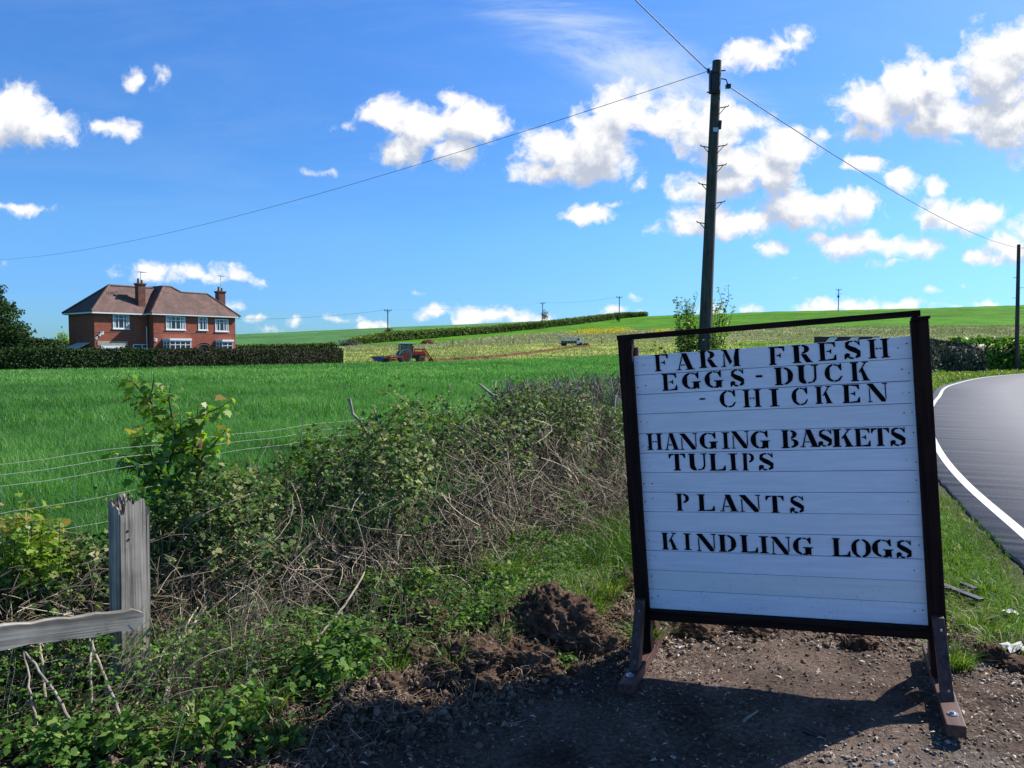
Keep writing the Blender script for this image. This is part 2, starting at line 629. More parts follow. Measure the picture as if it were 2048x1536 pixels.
def build_ground():
    th = np.concatenate([np.linspace(-180, -48, 60, endpoint=False), np.linspace(-48, 48, 620), np.linspace(48, 180, 60, endpoint=False)[1:], [180.0]])
    r = np.concatenate([[0.0], np.geomspace(0.7, 1500, 640)])
    T, RR = np.meshgrid(R(1) * th, r)
    x, y = RR * np.sin(T), RR * np.cos(T)
    z = H(x, y)
    nr, nt = x.shape
    # colours of the land
    crop = np.array([.055, .185, .034]); hill = np.array([.095, .23, .075]); hillr = np.array([.085, .235, .018])
    padd = np.array([.32, .36, .085]); pale = np.array([.24, .26, .12]); soil = np.array([.150, .112, .090]); verge = np.array([.075, .155, .022])
    col = np.tile(crop, (nr, nt, 1)).astype(float)

    def setc(m, c, s=1.0):
        col[m] = col[m] * (1 - s) + np.array(c) * s
    P = lambda pts: [hit(*p)[:2] for p in pts]
    b_up = P([(560, 700), (690, 693), (860, 687), (1000, 671), (1120, 663), (1240, 659), (1500, 655), (1850, 655), (2048, 653), (2400, 650), (3000, 648)])
    b_lo = P([(560, 729), (680, 728), (860, 724), (1020, 721), (1240, 712), (1500, 706), (1900, 700), (2300, 700), (3000, 702)])
    far = y > 88
    setc(far, hill)
    hedge = P([(560, 697), (690, 689), (860, 676), (1000, 664), (1130, 652), (1240, 637), (1290, 632)])
    hx = [p[0] / p[1] for p in hedge]
    hy = [p[1] for p in hedge]
    u = x / np.maximum(y, 1)
    right = (y > 88) & ((u > hx[-1]) | ((u > hx[0]) & (y < np.interp(u, hx, hy))))
    setc(right, hillr)
    # tramlines of the hill crop run up the slope
    ang = np.mod((x * 0.82 - y * 0.30) / 9.0, 1.0)
    setc(right & (np.abs(ang - .5) < .06) & (y > 110), (.10, .21, .05), 0.5)
    strip = fbm(y / 16, x / 90, 5, 3)
    col[far] *= (1 + 0.55 * strip[far])[:, None]
    pd = inpoly(x, y, b_up + b_lo[::-1]) & far
    setc(pd, padd)
    pal = fbm(x / 5, y / 9, 8, 4)
    mid = [((a[0] * .45 + b[0] * .55), (a[1] * .45 + b[1] * .55)) for a, b in zip(b_up[:8:1], [b_lo[min(i, 8)] for i in range(8)])]
    up_u = [p[0] / p[1] for p in b_up]; up_y = np.array([p[1] for p in b_up])
    lo_u = [p[0] / p[1] for p in b_lo]; lo_y = np.array([p[1] for p in b_lo])
    fr = (y - np.interp(u, lo_u, lo_y)) / np.maximum(1, np.interp(u, up_u, up_y) - np.interp(u, lo_u, lo_y))
    setc(pd & (fr + pal * .3 > np.interp(u, [-.2, 0.0, .2, .5], [.95, .5, .42, .4])), pale)
    setc(pd & (fr + pal * .5 < 0.05), (.10, .20, .05), .7)
    setc(pd & (u > .3) & (fr + pal * .1 < 0.4), (.20, .33, .035), .9)
    col[pd] *= (1 + 0.9 * pal[pd])[:, None]
    # near land: verge, dirt pad, soil under the hedge
    fs = field_side(x, y)
    rd = road_dist(x, y)
    nz = fbm(x * 1.3, y * 1.3, 41, 4)
    nv = (fs < 0.25) & (y < 60)
    setc(nv, verge)
    setc(nv & (nz > .02) & (y > 9), (.13, .17, .035), .7)
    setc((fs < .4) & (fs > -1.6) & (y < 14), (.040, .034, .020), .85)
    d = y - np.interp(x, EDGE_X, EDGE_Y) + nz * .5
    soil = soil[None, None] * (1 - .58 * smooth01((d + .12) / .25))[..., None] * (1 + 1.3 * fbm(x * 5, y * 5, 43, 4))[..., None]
    dirt = smooth01((0.55 - d) / .35) * (np.hypot(x, y) < 14) * (rd < 0.2) * (y < 9)
    dirt = np.maximum(dirt, smooth01((1.0 - np.abs(d - .2)) / .5) * (y < 7) * (x < 1.2) * (x > -3) * 0.9)
    dirt = np.maximum(dirt, (y < 1.5) * (fs < 0) * 1.0)
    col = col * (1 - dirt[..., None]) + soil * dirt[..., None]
    grav = smooth01((fbm(x * .8 + 3, y * .8, 51, 3) * 1.3 + (x - 1.7) * .45 - (d + 1.1) * .45) / .45) * dirt * (d < .1)
    col = col * (1 - grav[..., None]) + np.array([.185, .160, .140]) * grav[..., None]
    edge = smooth01((rd + .50) / .2) * (1 - smooth01((rd + .1) / .3)) * (y < 30)
    col = col * (1 - .75 * edge[..., None]) + np.array([.12, .10, .08]) * .75 * edge[..., None]
    setc((rd > 6.2) & (rd < 10) & (y < 60), verge)
    col = np.clip(col, .002, 1)
    idx = np.arange(nr * nt).reshape(nr, nt)
    a, b, c, e = idx[:-1, :-1], idx[:-1, 1:], idx[1:, 1:], idx[1:, :-1]
    quads = np.stack([a, b, c, e], -1)[1:].reshape(-1, 4)[:, ::-1]
    tris = np.stack([idx[0, :-1], idx[1, 1:], idx[1, :-1]], -1)[:, ::-1]
    m, t = new_mat('land')
    at = t.new('ShaderNodeAttribute', attribute_name='land_colour')
    ad = t.new('ShaderNodeAttribute', attribute_name='dirt')
    tcn = t.new('ShaderNodeTexCoord')
    O = tcn.outputs['Object']
    geo = t.new('ShaderNodeVectorMath', operation='LENGTH')
    t.put(geo.inputs[0], O)
    dist = geo.outputs['Value']
    nA = t.noise(O, 45, 5, .65)
    nB = t.noise(O, 1.1, 5, .6)
    nC = t.noise(O, 0.09, 4, .6)
    n = t.math('ADD', t.math('ADD', t.math('MULTIPLY', nA, .45), t.math('MULTIPLY', nB, .3)), t.math('MULTIPLY', nC, .25))
    k = t.maprange(n, .36, .64, .42, 1.55)
    base = t.vec('MULTIPLY', at.outputs['Color'], k)
    sp = t.new('ShaderNodeTexVoronoi')
    sp.inputs['Scale'].default_value = 70
    t.put(sp.inputs['Vector'], O)
    speck = t.math('MULTIPLY', t.maprange(sp.outputs['Distance'], .16, .05), t.math('MULTIPLY', ad.outputs['Fac'], t.maprange(t.noise(O, 9, 3), .45, .6, .05, .8)))
    base = t.mix(speck, base, (.30, .26, .21))
    t.put(t.bsdf.inputs['Base Color'], base)
    t.put(t.bsdf.inputs['Roughness'], .95)
    t.put(t.bsdf.inputs['Specular IOR Level'], .03)
    bp = t.new('ShaderNodeBump')
    bp.inputs['Strength'].default_value = .9
    bp.inputs['Distance'].default_value = .02
    hN = t.math('ADD', t.noise(O, 38, 6, .7), t.math('MULTIPLY', t.maprange(sp.outputs['Distance'], .35, .0), .45))
    t.put(bp.inputs['Height'], hN)
    t.put(t.bsdf.inputs['Normal'], bp.outputs[0])
    o = np_obj('ground', np.stack([x, y, z], -1).reshape(-1, 3), [quads, tris], m, smooth=True,
               vattrs={'land_colour': col.reshape(-1, 3), 'dirt': (dirt * (1 - .0 * grav)).ravel()})
    tag(o, 'land of dirt pad, grass verge, crop field and green hill', 'ground', kind='structure')


build_ground()


# ------------------------------------------------------------------ road
def strip(off0, off1, z, name, m, lo=0, hi=None, n=1, wav=0.0):
    L, N = LINEC[lo:hi], LINEN[lo:hi]
    cols = []
    for k in range(n + 1):
        o_ = off0 + (off1 - off0) * k / n
        w_ = 0
        if wav and k == 0:
            s = np.concatenate([[0], np.cumsum(np.linalg.norm(np.diff(L, axis=0), axis=1))])
            w_ = (fbm(s * 4.1, s * 0, 61, 5, .65) * wav)[:, None]
        cols.append(L + N * (o_ + w_))
    V = np.stack(cols, 1)
    zz = np.full(V.shape[:2] + (1,), z)
    V = np.concatenate([V, zz], -1)
    r_, c_ = V.shape[:2]
    idx = np.arange(r_ * c_).reshape(r_, c_)
    q = np.stack([idx[:-1, :-1], idx[:-1, 1:], idx[1:, 1:], idx[1:, :-1]], -1).reshape(-1, 4)
    if wav:      # a broken edge of real thickness
        b = V[:, 0].copy(); b[:, 2] -= .06
        V2 = np.concatenate([V.reshape(-1, 3), b])
        bi = np.arange(r_) + r_ * c_
        q2 = np.stack([bi[:-1], idx[:-1, 0], idx[1:, 0], bi[1:]], -1)
        return np_obj(name, V2, [q, q2], m)
    return np_obj(name, V.reshape(-1, 3), [q], m)


LINEC_S = LINEC
LINEC = catmull(LINE, 40)
dl = np.gradient(LINEC, axis=0)
dl /= np.linalg.norm(dl, axis=1)[:, None]
LINEN = np.stack([dl[:, 1], -dl[:, 0]], 1)
m, t = new_mat('asphalt')
tcn = t.new('ShaderNodeTexCoord')
O = tcn.outputs['Object']
v = t.new('ShaderNodeTexVoronoi')
v.inputs['Scale'].default_value = 75
t.put(v.inputs['Vector'], O)
nf = t.noise(O, 45, 3, .7)
c = t.mix(t.maprange(nf, .3, .7), (.150, .150, .160), (.250, .250, .265))
c = t.mix(t.math('MULTIPLY', t.maprange(t.noise(O, .6, 5, .6), .35, .65), .3), c, (.235, .23, .245))
c = t.mix(t.math('MULTIPLY', t.maprange(t.noise(O, 1.3, 6, .7), .54, .66), .12), c, (.12, .118, .12))
t.put(t.bsdf.inputs['Base Color'], c)
t.put(t.bsdf.inputs['Roughness'], .8)
b = t.new('ShaderNodeBump')
t.put(t.bsdf.inputs['Specular IOR Level'], .35)
tag(strip(-.25, 6.6, ROADZ, 'road', m, n=3, wav=.07), 'grey asphalt lane bending away round the corner', 'road', kind='structure')
m, t = new_mat('road_paint')
tcn = t.new('ShaderNodeTexCoord')
n = t.noise(tcn.outputs['Object'], 55, 5, .7)
t.put(t.bsdf.inputs['Base Color'], t.mix(t.maprange(n, .30, .46), (.30, .30, .31), (.74, .74, .72)))
t.put(t.bsdf.inputs['Roughness'], .6)
tag(strip(-.05, .05, ROADZ + .004, 'road_edge_line', m), 'white painted line along the near edge of the lane', 'road marking', kind='structure')

# ------------------------------------------------------------------ common materials
M = {}
M['brick'], t = new_mat('brick')
tcn = t.new('ShaderNodeTexCoord')
O = tcn.outputs['Object']
sx = t.new('ShaderNodeSeparateXYZ')
t.put(sx.inputs[0], O)
cx = t.new('ShaderNodeCombineXYZ')
t.put(cx.inputs[0], t.math('ADD', sx.outputs[0], sx.outputs[1]))
t.put(cx.inputs[1], sx.outputs[2])
bt = t.new('ShaderNodeTexBrick')
t.put(bt.inputs['Vector'], cx.outputs[0])
bt.inputs['Scale'].default_value = 1.0
bt.inputs['Brick Width'].default_value = .225
bt.inputs['Row Height'].default_value = .075
bt.inputs['Mortar Size'].default_value = .006
bt.inputs['Color1'].default_value = (.40, .085, .040, 1)
bt.inputs['Color2'].default_value = (.27, .056, .029, 1)
bt.inputs['Mortar'].default_value = (.30, .17, .12, 1)
n = t.noise(O, 1.6, 6, .65)
st = t.new('ShaderNodeMapping')
st.inputs['Scale'].default_value = (.25, .25, 9)
t.put(st.inputs[0], O)
n2 = t.noise(st.outputs[0], 1, 4, .6)
c = t.mix(t.math('MULTIPLY', t.maprange(n, .38, .62), .45), bt.outputs['Color'], (.19, .05, .034))
c = t.mix(t.math('MULTIPLY', t.maprange(n2, .52, .62), .35), c, (.22, .045, .03))
t.put(t.bsdf.inputs['Base Color'], c)
t.put(t.bsdf.inputs['Roughness'], .9)

M['roof'], t = new_mat('roof_tile')
tcn = t.new('ShaderNodeTexCoord')
O = tcn.outputs['Object']
vt = t.new('ShaderNodeTexVoronoi')
vt.inputs['Scale'].default_value = 4.5
t.put(vt.inputs['Vector'], O)
n = t.noise(O, 1.1, 6, .7)
c = t.mix(vt.outputs['Color'], (.135, .082, .074), (.215, .122, .104))
c = t.mix(t.maprange(n, .42, .62), c, (.115, .075, .060))
sp = t.new('ShaderNodeSeparateXYZ')
t.put(sp.inputs[0], O)
wv = t.math('FRACT', t.math('MULTIPLY', sp.outputs[2], 7.5))
c = t.mix(t.math('MULTIPLY', t.maprange(wv, .82, .98), .5), c, (.06, .035, .03))
t.put(t.bsdf.inputs['Base Color'], c)
t.put(t.bsdf.inputs['Roughness'], .9)
M['white'] = simple('white_paint', (.78, .79, .80), .45, .05)
M['offwhite'] = simple('off_white', (.62, .62, .60), .6, .1)
M['stone'] = simple('stone_lintel', (.38, .33, .27), .85, .2, 6)
M['lead'] = simple('lead_grey', (.22, .23, .26), .6, .2)
M['clay'] = simple('clay_pot', (.22, .12, .09), .8, .3)
M['darkmetal'] = simple('dark_metal', (.03, .032, .038), .5, .3, 20)
M['steel'] = simple('galvanised_steel', (.50, .51, .53), .35, .15, 30, metal=.9)
M['black'] = simple('black_plastic', (.012, .013, .016), .45, .3, 20)
M['rubber'] = simple('tyre_rubber', (.025, .024, .022), .85, .4, 12)
M['red'] = simple('red_paint', (.72, .055, .022), .45, .25, 5)
M['rust'] = simple('rusty_red', (.34, .070, .035), .85, .4, 4)
M['blue'] = simple('blue_paint', (.015, .07, .35), .5, .25, 5)
M['curtain'] = simple('curtain', (.45, .46, .50), .9, .25, 6)
m, t = new_mat('window_glass')
t.put(t.bsdf.inputs['Base Color'], (.02, .025, .035))
t.put(t.bsdf.inputs['Roughness'], .06)
t.put(t.bsdf.inputs['Specular IOR Level'], .6)
M['glass'] = m
M['pole'] = woodmat('tarred_pole', (.014, .012, .011), (.062, .052, .042), 'Z', .8, .5, .3)
M['polegreen'] = woodmat('weathered_pole', (.022, .022, .018), (.085, .08, .062), 'Z', .8, .5, .3)

# ------------------------------------------------------------------ house
HB = (-39.0, 70.2)
HU = (.602, .799)
HP = (.799, -.602)
house = empty('brick_house', (*HB, 0), math.atan2(HU[1], HU[0]), 'red brick detached house with hipped tile roof behind the garden hedge', 'house')


def wallpt(px, py, p=0.0):
    """pixel on the front wall (pushed out by p metres) to (s, z)"""
    rx, ry, rz = ray(px, py)
    k = rx / ry
    X0, Y0 = HB[0] + HP[0] * p, HB[1] + HP[1] * p
    s = (k * Y0 - X0) / (HU[0] - k * HU[1])
    return s, EYE + rz / ry * (Y0 + HU[1] * s)


EZ = 5.22
b = MB()
b.box(0, 5.3, 0, 5.4, -.3, EZ - .02)
b.build('wall', M['brick'], house)
b = MB()
b.box(5.1, 14.05, -1.0, 7.0, -.3, EZ)
b.build('wall', M['brick'], house)
b = MB()       # left roof
b.poly([(-.4, -.4, EZ), (7.6, -.4, EZ), (7.6, 2.7, EZ + 2.78), (2.7, 2.7, EZ + 2.78)])
b.poly([(-.4, 5.8, EZ), (-.4, -.4, EZ), (2.7, 2.7, EZ + 2.78)])
b.poly([(7.6, 5.8, EZ), (-.4, 5.8, EZ), (2.7, 2.7, EZ + 2.78), (7.6, 2.7, EZ + 2.78)])
rf = b.build('roof', M['roof'], house)
b = MB()
b.tube([(-.4, -.4, EZ + .03), (2.7, 2.7, EZ + 2.82)], .11, 6)
b.tube([(-.4, 5.8, EZ + .03), (2.7, 2.7, EZ + 2.82)], .11, 6)
b.tube([(2.7, 2.7, EZ + 2.8), (7.0, 2.7, EZ + 2.8)], .12, 6)
b.build('ridge_tiles', M['roof'], rf)
b = MB()       # main roof
E0 = EZ + .03
A = dict(a=(4.7, -1.4, E0), b=(14.45, -1.4, E0), c=(12.05, 1.0, E0 + 2.38), d=(9.15, 1.0, E0 + 2.38), e=(8.3, 1.5, E0 + 2.93), f=(7.55, 1.5, E0 + 2.93),
         g=(7.55, 4.5, E0 + 2.93), h=(8.3, 4.5, E0 + 2.93), i=(9.15, 5.0, E0 + 2.38), j=(12.05, 5.0, E0 + 2.38), k=(14.45, 7.4, E0), l=(4.7, 7.4, E0))
for f_ in ('abc', 'acd', 'ade', 'aef', 'lafg', 'fehg', 'edih', 'dcji', 'bkjc', 'klg', 'kgh', 'khi', 'kij'):
    b.poly([A[q] for q in f_])
rf2 = b.build('roof', M['roof'], house)
b = MB()
for s_ in ('af', 'fe', 'ed', 'dc', 'cb', 'jk', 'fg', 'eh'):
    b.tube([A[s_[0]], A[s_[1]]], .11, 6)
b.build('ridge_tiles', M['roof'], rf2)
b = MB()       # white fascia and gutters
for (x0, y0, x1, y1, z_) in ((-.38, -.38, 4.72, -.38, EZ), (-.38, 5.7, -.38, -.38, EZ), (4.75, -1.36, 14.4, -1.36, E0), (4.72, -.3, 4.72, -1.36, E0), (14.42, 7.3, 14.42, -1.36, E0)):
    b.beam((x0, y0, z_ - .07), (x1, y1, z_ - .07), .05, .13)
b.build('gutter', M['white'], house)
b = MB()
b.box(-.36, 5.1, -.36, 0, EZ - .16, EZ - .03)
b.box(-.36, 0, -.36, 5.5, EZ - .162, EZ - .032)
b.box(4.75, 14.4, -1.34, -1.0, E0 - .16, E0 - .03)
b.build('soffit', M['darkmetal'], house)


def window(px0, px1, py0, py1, p, cols, transom=True, z0=None, name='window', curtains=True):
    s0, zt = wallpt(px0, py0, p)
    s1, zb = wallpt(px1, py1, p)
    zt = wallpt((px0 + px1) / 2, (py0), p)[1]
    zb = wallpt((px0 + px1) / 2, (py1), p)[1] if z0 is None else z0
    y = -p
    fr = MB()
    t_ = .075
    fr.box(s0, s1, y - .05, y + .02, zt - t_, zt)
    fr.box(s0, s1, y - .05, y + .02, zb, zb + t_)
    for k in range(cols + 1):
        x = s0 + (s1 - s0 - t_) * k / cols
        fr.box(x, x + t_, y - .055, y + .02, zb + .002, zt - .002)
    if transom:
        zz = zb + (zt - zb) * .68
        fr.box(s0 + .01, s1 - .01, y - .05, y + .02, zz, zz + .06)
    fr.box(s0 - .06, s1 + .06, y - .12, y + .02, zb - .09, zb - .002)
    f = fr.build(name, M['white'], house)
    g_ = MB()
    g_.box(s0 + .02, s1 - .02, y - .02, y + .03, zb + .02, zt - .02)
    g_.build('pane', M['glass'], f)
    if curtains:
        wd = (s1 - s0) * .13
        for xa in (s0 + .1, s1 - .1 - wd):
            c_ = MB()
            c_.box(xa, xa + wd, y - .028, y - .021, zb + .08, zt - .09)
            c_.build('curtain', M['curtain'], f)
    return f


Z1 = lambda zx: zx / 4.096
ZY = lambda zy: 520 + zy / 4.096
window(Z1(922), Z1(1058), ZY(447), ZY(562), 0, 3)
window(Z1(1088), Z1(1175), ZY(690), 0, 0, 2, z0=1.0, curtains=False)
window(Z1(1357), Z1(1518), ZY(462), ZY(570), 1, 4)
window(Z1(1622), Z1(1700), ZY(470), ZY(574), 1, 2)
window(Z1(1760), Z1(1870), ZY(485), ZY(584), 1, 3)
# brick soldier arches above the upper windows / string course
b = MB()
s0, z0 = wallpt(Z1(1265), ZY(592), 1)
b.box(5.1, 14.06, -1.02, -1.0, z0 - .05, z0 + .02)
b.box(-.01, 5.1, -.02, .0, z0 - .05, z0 + .02)
b.build('string_course', M['clay'], house)


def bay(px0, px1, ytop):
    s0, zt = wallpt(px0, ytop, 1)
    s1, _ = wallpt(px1, ytop, 1)
    y = -1.0
    bw = MB()
    o_ = [(s0, y), (s0 + .35, y - .55), (s1 - .35, y - .55), (s1, y)]
    zt = zt - .05
    for (x0, y0), (x1, y1) in zip(o_[:-1], o_[1:]):
        n_ = max(2, round(math.hypot(x1 - x0, y1 - y0) / .55))
        for zz in (.72, 1.45, zt - .42, zt - .09):
            bw.beam((x0, y0, zz), (x1, y1, zz), .07, .06)
        for k in range(n_ + 1):
            f_ = k / n_
            bw.beam((x0 + (x1 - x0) * f_, y0 + (y1 - y0) * f_, .7), (x0 + (x1 - x0) * f_, y0 + (y1 - y0) * f_, zt), .08, .08)
    f = bw.build('bay_window', M['white'], house)
    g_ = MB()
    q = [(s0 + .08, y), (s0 + .4, y - .5), (s1 - .4, y - .5), (s1 - .08, y)]
    g_.hexa([(*q[0], .74), (*q[1], .74), (*q[2], .74), (*q[3], .74), (*q[0], zt - .03), (*q[1], zt - .03), (*q[2], zt - .03), (*q[3], zt - .03)])
    g_.build('pane', M['glass'], f)
    r_ = MB()
    q = [(s0 - .12, y), (s0 + .27, y - .7), (s1 - .27, y - .7), (s1 + .12, y)]
    r_.hexa([(*v_, zt) for v_ in q] + [(*v_, zt + .22) for v_ in q])
    r_.build('canopy', M['white'], f)
    w_ = MB()
    q = [(s0, y), (s0 + .35, y - .55), (s1 - .35, y - .55), (s1, y)]
    w_.hexa([(*v_, -.2) for v_ in q] + [(*v_, .7) for v_ in q])
    w_.build('bay_wall', M['brick'], f)


bay(Z1(1340), Z1(1562), ZY(655))
bay(Z1(1772), Z1(1905), ZY(665))
# arched porch
s0, zt = wallpt(Z1(1618), ZY(700), 1)
s1, _ = wallpt(Z1(1715), ZY(700), 1)
sc_, rr = (s0 + s1) / 2, (s1 - s0) / 2
b = MB()
pts = [(s0, -1.012, 0), (s1, -1.012, 0)] + [(sc_ + rr * math.cos(a), -1.012, zt - rr * .8 + rr * .8 * math.sin(a)) for a in np.linspace(0, math.pi, 14)]
b.poly(pts)
b.build('porch_opening', M['black'], house)
b = MB()
for r2, w2 in ((rr + .12, .16), (rr + .33, .16)):
    pp = [(sc_ + r2 * math.cos(a), -1.02, zt - rr * .8 + (r2 - rr * .2) * math.sin(a)) for a in np.linspace(0, math.pi, 14)]
    for p0, p1 in zip(pp[:-1], pp[1:]):
        b.beam(p0, p1, .06, w2, up=(0, 1, 0))
b.build('brick_arch', M['clay'], house)
# garage
s0, zt = wallpt(Z1(826), ZY(700), 0)
s1, _ = wallpt(Z1(1020), ZY(700), 0)
b = MB()
for k in range(8):
    b.box(s0, s1, -.03 - .012 * (k % 2), .02, k * zt / 8, (k + 1) * zt / 8 - .01)
b.build('garage_door', M['white'], house)
b = MB()
b.box(s0 - .3, s1 + .3, -.04, .03, zt, zt + .42)
b.build('lintel', M['stone'], house)
# glass porch on the shaded side wall
b = MB()
b.hexa([(-1.0, 1.0, 1.85), (-.02, 1.0, 2.3), (-.02, 3.6, 2.3), (-1.0, 3.6, 1.85), (-1.0, 1.0, 1.92), (-.02, 1.0, 2.37), (-.02, 3.6, 2.37), (-1.0, 3.6, 1.92)])
b.build('side_canopy', M['offwhite'], house)
b = MB()
s_, z_ = wallpt(Z1(1200), ZY(620), 0)
b.tube([(s_, -.06, .2), (s_, -.06, z_ + .9)], .045, 6)
b.build('drainpipe', M['white'], house)
b = MB()
b.tube([(5.05, -.05, .2), (5.05, -.05, EZ - .1)], .05, 6)
b.build('drainpipe', M['darkmetal'], house)
for px_, py_, p_, w_ in ((812, 615, 0, .22), (832, 600, 0, .26), (782, 640, 0, .2), (1270, 655, 1, .3)):
    s_, z_ = wallpt(Z1(px_), ZY(py_), p_)
    b = MB()
    b.box(s_ - w_ / 2, s_ + w_ / 2, -p_ - .16, -p_ - .02, z_ - w_ / 2, z_ + w_ / 2)
    b.beam((s_, -p_, z_ + .05), (s_ + .05, -p_ - .25, z_ + .12), .08, .08)
    b.build('security_light', M['white'], house, bevel=.02)


M['shadedbrick'] = simple('shaded_brick', (.150, .060, .045), .9, .35, 3)  # darker chimney brick: shade on the stacks put into the colour


def chimney(sx_, sy_, w_, d_, zbase, ztop, parent, ae):
    b = MB()
    b.box(sx_ - w_ / 2, sx_ + w_ / 2, sy_ - d_ / 2, sy_ + d_ / 2, zbase, ztop - .22)
    b.box(sx_ - w_ / 2 - .05, sx_ + w_ / 2 + .05, sy_ - d_ / 2 - .05, sy_ + d_ / 2 + .05, ztop - .22, ztop - .1)
    b.box(sx_ - w_ / 2 - .1, sx_ + w_ / 2 + .1, sy_ - d_ / 2 - .1, sy_ + d_ / 2 + .1, ztop - .1, ztop)
    c_ = b.build('chimney', M['shadedbrick'], parent)
    for k in (-1, 1):
        b = MB()
        b.tube([(sx_ + k * w_ * .24, sy_, ztop), (sx_ + k * w_ * .24, sy_, ztop + .3 + .12 * (k < 0)), (sx_ + k * w_ * .24, sy_, ztop + .34 + .12 * (k < 0))], [.13, .11, .15], 8)
        b.build('chimney_pot', M['clay'], c_)
    b = MB()
    ax, ay = sx_ + w_ * .12, sy_
    b.tube([(ax, ay, ztop - .6), (ax, ay, ztop + ae)], .03, 5)
    b.beam((ax - .35, ay - .1, ztop + ae - .08), (ax + .6, ay + .3, ztop + ae - .08), .03, .03)
    for k in range(6):
        q = -.3 + k * .17
        b.beam((ax + q + .12, ay + q * .4 - .28, ztop + ae - .08), (ax + q - .12, ay + q * .4 + .28, ztop + ae - .08), .02, .02)
    b.build('aerial', M['steel'], c_)


chimney(4.75, .75, .70, .66, EZ - .1, EYE + (700 - 567) / F_PX * 74.1, rf, 1.2)
chimney(14.2, 2.0, .76, .76, EZ - .3, EYE + (700 - 583) / F_PX * 82.6, rf2, 1.75)

# ------------------------------------------------------------------ telegraph poles and lines
def pole_base(name, d, pb, pt_, topy, r0, r1, lab, m, grp=None):
    bx, by, _ = PT(pb[0], 700, d)
    g_ = H1(bx, by)
    tx, ty, tz = PT(pt_[0], topy, d)
    root = empty(name, (bx, by, g_), 0, lab, 'telegraph pole', grp)
    b = MB()
    n_ = 8
    pts = [(i / n_ * (tx - bx), 0, -.4 * (i == 0) + i / n_ * (tz - g_)) for i in range(n_ + 1)]
    b.tube(pts, [r0 + (r1 - r0) * i / n_ for i in range(n_ + 1)], 14)
    b.build('post', m, root, smooth=True)
    return root, Vector((tx - bx, 0, tz - g_)), g_, Vector((bx, by, g_))


D1 = 17.0
tp, topv, gz, base = pole_base('telegraph_pole', D1, (1404, 0), (1434, 0), 122, .155, .098, 'tall leaning wooden telegraph pole with climbing steps behind the sign', M['polegreen'])


def on_pole(py, d=D1):
    z = PT(1420, py, d)[2] - gz
    k = z / topv.z
    return Vector((topv.x * k, 0, z)), .155 + (.098 - .155) * k


for side, py in ((1, 217), (1, 294), (-1, 296), (1, 333), (-1, 371), (1, 407), (-1, 448)):
    p_, r_ = on_pole(py)
    b = MB()
    b.tube([p_ + Vector((side * r_ * .8, -.03, 0)), p_ + Vector((side * (r_ + .17), -.05, .03)), p_ + Vector((side * (r_ + .19), -.05, .06))], .012, 6)
    b.tube([p_ + Vector((side * (r_ + .12), -.05, .02)), p_ + Vector((side * r_ * .9, -.04, -.13))], .009, 6)
    b.build('climbing_step', M['darkmetal'], tp)
p_, r_ = on_pole(170)
b = MB()
b.box(p_.x - .19, p_.x + .02, -.22, -.09, p_.z - .24, p_.z + .22)
b.box(p_.x - .16, p_.x - .01, -.24, -.22, p_.z - .2, p_.z + .18)
b.box(p_.x - .24, p_.x - .12, -.15, -.12, p_.z - .22, p_.z - .19)
b.build('junction_box', M['black'], tp, bevel=.02)
p_, r_ = on_pole(142)
b = MB()
b.tube([p_ + Vector((-r_ - .09, 0, 0)), p_ + Vector((r_ + .1, 0, .01))], .015, 8)
b.tube([p_ + Vector((-r_ - .08, 0, -.05)), p_ + Vector((-r_ - .08, 0, .05))], .03, 8)
b.build('bracket', M['darkmetal'], tp)
LEFT_AT = base + p_ + Vector((-r_ - .08, 0, 0))
p_, r_ = on_pole(168)
b = MB()
b.tube([p_ + Vector((r_ * .8, 0, .12)), p_ + Vector((r_ + .12, 0, .10)), p_ + Vector((r_ + .17, 0, -.02))], .014, 8)
b.box(p_.x + r_ + .12, p_.x + r_ + .22, -.05, .05, p_.z - .09, p_.z - .01)
b.build('cable_clamp', M['black'], tp)
RIGHT_AT = base + p_ + Vector((r_ + .18, 0, -.05))
p_, r_ = on_pole(250)
b = MB()
b.tube([p_ + Vector((r_ * .9, -.05, -.1)), p_ + Vector((r_ * 1.1, -.05, .08))], [.05, .04], 8)
b.build('conduit', M['black'], tp)
p_, r_ = on_pole(262)
b = MB()
b.box(p_.x - .05, p_.x + .06, -r_ - .02, -r_ + .01, p_.z - .05, p_.z + .04)
b.build('number_plate', M['steel'], tp)

D2 = 60.0
tp2, top2, gz2, base2 = pole_base('telegraph_pole', D2, (2034, 0), (2037.5, 0), 489, .17, .12, 'wooden telegraph pole beyond the road at the right edge of the photo', M['polegreen'])
for k in range(5):
    b = MB()
    zz = 4.2 + k * .8
    sd = 1 if k % 2 else -1
    b.tube([(top2.x * zz / top2.z + sd * .12, -.02, zz), (top2.x * zz / top2.z + sd * .42, -.02, zz + .03)], .02, 5)
    b.build('climbing_step', M['darkmetal'], tp2)


def cable(a, b_, sag, r, lab, name='overhead_cable', n_=60):
    a, b_ = Vector(a), Vector(b_)
    pts = []
    for i in range(n_ + 1):
        q = i / n_
        p_ = a.lerp(b_, q)
        p_.z -= 4 * sag * q * (1 - q)
        pts.append(p_)
    mb = MB()
    mb.tube(pts, r, 10)
    tag(mb.build(name, M['black'], smooth=True), lab, 'cable')


